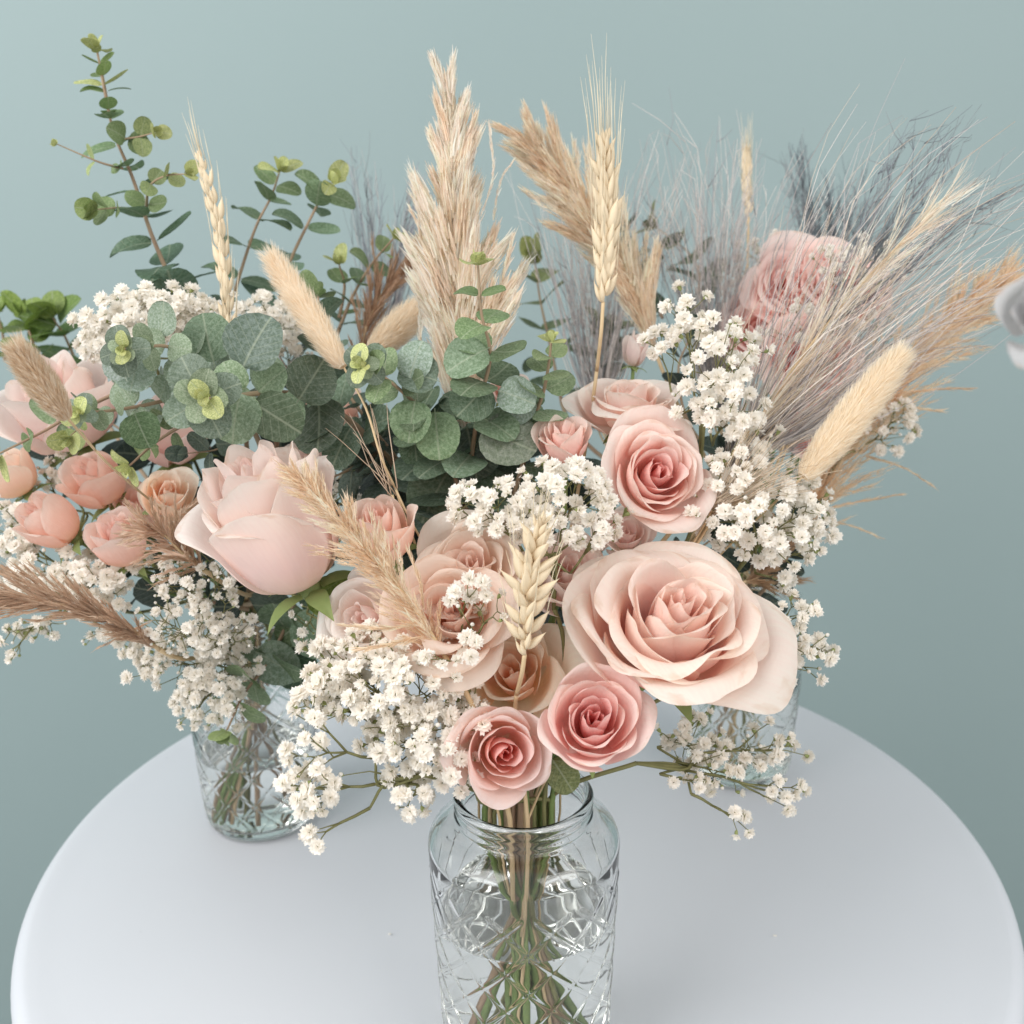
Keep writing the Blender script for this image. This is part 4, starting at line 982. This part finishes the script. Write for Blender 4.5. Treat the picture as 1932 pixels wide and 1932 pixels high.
# ------------------------------------------------------------------ bunny tails
def bunny(label, key, tail, tip, rpx, d0, d1, col1, col2, n=4200, stem_pts=None, hair=1.0, group='bunny tail grasses'):
    a, b = P(*tail, d0), P(*tip, d1); ax = (b-a); L = ax.length; z = ax.normalized(); R = px(rpx, d0)
    root = thing('bunny_tail', label, 'bunny tail grass', a, group)
    M = basis(z); x = M @ Vector((1, 0, 0)); y = M @ Vector((0, 1, 0))
    prof = lambda t: math.sin(math.pi*min(1, max(0, .06+t*.93)))**0.55*(1-.22*t)
    vs, fs = lathe([(max(.0002, R*.74*prof(t)), L*t) for t in np.linspace(0, .97, 14)], 14)
    me = mesh('seed_head', vs, fs, FIBRE, cols=[lerp3(col1, col2, .5)]*len(vs)); obj('seed_head', me, root, rot=M)
    T = Tubes()
    for i in range(n):
        t = random.random(); a2 = random.uniform(0, 6.283); o = x*math.cos(a2)+y*math.sin(a2)
        r = R*.70*prof(t); p = a+z*L*t*.97+o*r
        h = R*random.uniform(.45, .9)*hair*(1+.5*t)
        d = (z*.85+o*.62+rvec(.18)).normalized(); d2 = (d+z*.5+rvec(.12)).normalized()
        c = lerp3(col1, col2, random.random()); w = random.uniform(.00009, .00018)
        T.ribbon([p, p+d*h*.5, p+(d+d2)*h*.5], w, c)
    T.build('fluff', FIBRE, root, a, kind='stuff')
    S = Tubes()
    pts = [P(*q) for q in stem_pts] if stem_pts else [a, a-z*.03]
    path = catmull([a]+pts, 16); S.add(path, .0006, 5)
    if key: pth = stem_path(pts[-1], (pts[-1]-a).normalized(), key); S.add(pth, .0006, 5)
    S.build('stem', STEM_STRAW, root, a)
BT1 = (0.97, .90, .78); BT2 = (0.90, .78, .62)
bunny('bunny tail slanting up left with a bent bare stem', 'F', (648, 692), (508, 480), 29, .49, .50, BT1, BT2, stem_pts=[(690, 770, .485), (718, 860, .48), (745, 920, .49)])
bunny('small bunny tail leaning right, tucked behind the eucalyptus', 'L', (698, 668), (800, 575), 32, .60, .62, BT1, BT2, stem_pts=[(660, 730, .6)])
bunny('large bunny tail leaning right below the grey grass', 'F', (1515, 900), (1705, 665), 38, .49, .50, (.97, .91, .79), (.91, .80, .64), n=7500, stem_pts=[(1460, 950, .50)], hair=.8)
bunny('blurred bunny tail close to the viewer over the pale left rose', 'L', (128, 790), (28, 655), 30, .40, .385, BT1, (.62, .44, .26), stem_pts=[(180, 850, .44)])

# ------------------------------------------------------------------ bits on the tabletop
def crumb(label, x, y, size):
    p = ground(x, y, 0.0008); vs = []; fs = []
    for k in range(9):
        a = k*2*math.pi/9; r = size*random.uniform(.6, 1); vs.append((r*math.cos(a), r*.6*math.sin(a), .0006*random.random()))
    vs.append((0, 0, .0009)); fs = [(k, (k+1) % 9, 9) for k in range(9)]
    o = obj('fallen_petal', mesh('fallen_petal', vs, fs, WHITE_PETAL), None, p); o['label'] = label; o['category'] = 'petal'
crumb('tiny white petal fallen on the bare table left of the front jar', 735, 1763, .0016)
crumb('small pale petal fallen on the table right of the front jar', 1462, 1766, .0020)

# ------------------------------------------------------------------ wheat and rye
def grain_mesh():
    vs = []; fs = []
    n, m = 8, 8
    for i in range(m):
        t = i/(m-1); r = 0.5*math.sin(math.pi*(0.04+0.92*t)**0.8)**0.9*(1-.25*t)+.01
        for k in range(n):
            a = 2*math.pi*k/n
            vs.append((r*math.cos(a)*(1+.14*math.cos(3*a)), r*math.sin(a)*.75, t*2.5+.0))
    for i in range(m-1):
        for k in range(n): a = i*n+k; b = i*n+(k+1) % n; fs.append((a, b, b+n, a+n))
    vs.append((0, 0, 2.85)); e = len(vs)-1
    for k in range(n): fs.append(((m-1)*n+k, (m-1)*n+(k+1) % n, e))
    return mesh('grain', vs, fs, GRAIN)
GM = grain_mesh()
def ear(label, key, pts, width, nodes, awn, d, curl=.45, awn_spread=.12, stem_pts=None, awn_every=1, name='wheat_ear', cat='wheat', tint=None, side=None):
    w = [P(*q) for q in pts]; path = catmull(w, 50); base = path[0]
    root = thing(name, label, cat, base, 'cereal ears')
    W = px(width, d); T = Tubes()
    toward = CM @ Vector((0, 0, 1))
    for k in range(nodes):
        u = k/(nodes-1); i = min(48, int(u*49)); p = path[i]; t = (path[i+1]-path[max(0, i-1)]).normalized()
        x = t.cross(toward).normalized(); y = x.cross(t)
        f = math.sin(math.pi*(.14+.78*u))**.5
        for (sx, sy) in (((1, .25), (.35, .8)) if k % 2 else ((-1, .25), (-.35, .8))) + (((0, -.8),) if k % 2 else ()):
            o = x*sx+y*sy
            dirv = (t+o*curl*random.uniform(.5, 1.4)+rvec(.09)).normalized()
            s = W*.36*f*random.uniform(.78, 1.15)
            M = basis(dirv, random.uniform(0, 6.28))
            obj('grain', GM, root, p+o*W*.10*f-base, M, s)
            if awn and k % awn_every == 0 and random.random() < .8:
                a0 = p+o*W*.10*f+dirv*s*2.4; l = px(awn, d)*random.uniform(.55, 1.1)*(1 if u < .6 else .9)
                ad = (t+o*awn_spread+rvec(.03)).normalized()
                T.add([a0, a0+ad*l*.5+rvec(l*.012), a0+ad*l+o*l*awn_spread*.3], [.00026, .00020, .00006], 4)
    T.add(path, .0006, 5, (.8, .7, .5))
    if T.v and awn: T.build('awns', AWN, root, base, kind='stuff')
    S = Tubes(); sp = [P(*q) for q in (stem_pts or [])]
    pl = catmull([base+(path[0]-path[1])*0]+(sp or [base-(path[5]-path[0]).normalized()*.03]), 12); S.add(pl, .0010, 7)
    if key: pth = stem_path(pl[-1], (pl[-1]-pl[-2]).normalized(), key); S.add(pth, .0010, 7)
    S.build('stem', STEM_STRAW, root, base)
ear('upright rye ear with long white awns right of the tall pampas', 'F', [(1138, 570, .52), (1145, 420, .52), (1140, 262, .52)], 60, 22, 210, .52, stem_pts=[(1134, 630, .52), (1126, 700, .53)], awn_spread=.06, name='rye_ear', cat='rye')
ear('slender rye ear with awns bundled at the tip, upper left', 'L', [(432, 700, .56), (428, 560, .56), (410, 420, .56), (376, 290, .56)], 44, 26, 105, .56, curl=.28, awn_spread=.05, stem_pts=[(430, 760, .57)], name='rye_ear', cat='rye')
ear('plump wheat ear standing over the cream roses at the front', 'F', [(990, 1235, .43), (994, 1140, .428), (1004, 1060, .427), (1020, 985, .426)], 62, 20, 80, .43, curl=.8, awn_spread=.2, stem_pts=[(985, 1270, .435), (975, 1310, .45)])
ear('small blurred wheat ear alone above the back right bouquet', 'R', [(1412, 410, .76), (1408, 340, .76), (1408, 285, .76)], 34, 14, 70, .76, curl=.25, awn_spread=.04, stem_pts=[(1410, 500, .76), (1400, 620, .75)])

# loose green leaves and thin stems of the roses around the jar mouth
def rose_leaf(label, x, y, d, size, face, ydir, col=(.10, .15, .05)):
    o = put_leaf(None, Vector(), P(x, y, d), D(*ydir), D(*face), px(size, d), OVAL, col)
    o.name = 'rose_leaf'; o['label'] = label; o['category'] = 'leaf'
rose_leaf('green rose leaf between the two lowest roses', 1040, 1430, .462, 75, (0, .3, .9), (.6, -.9, 0), (.17, .19, .08))
rose_leaf('green leaf under the large profile rose', 575, 1115, .50, 110, (-.3, .6, .6), (.9, -.25, .1), (.22, .28, .08))
rose_leaf('dark leaf behind the front tuft', 640, 1130, .50, 90, (0, .5, .8), (.9, -.5, 0), (.14, .19, .06))
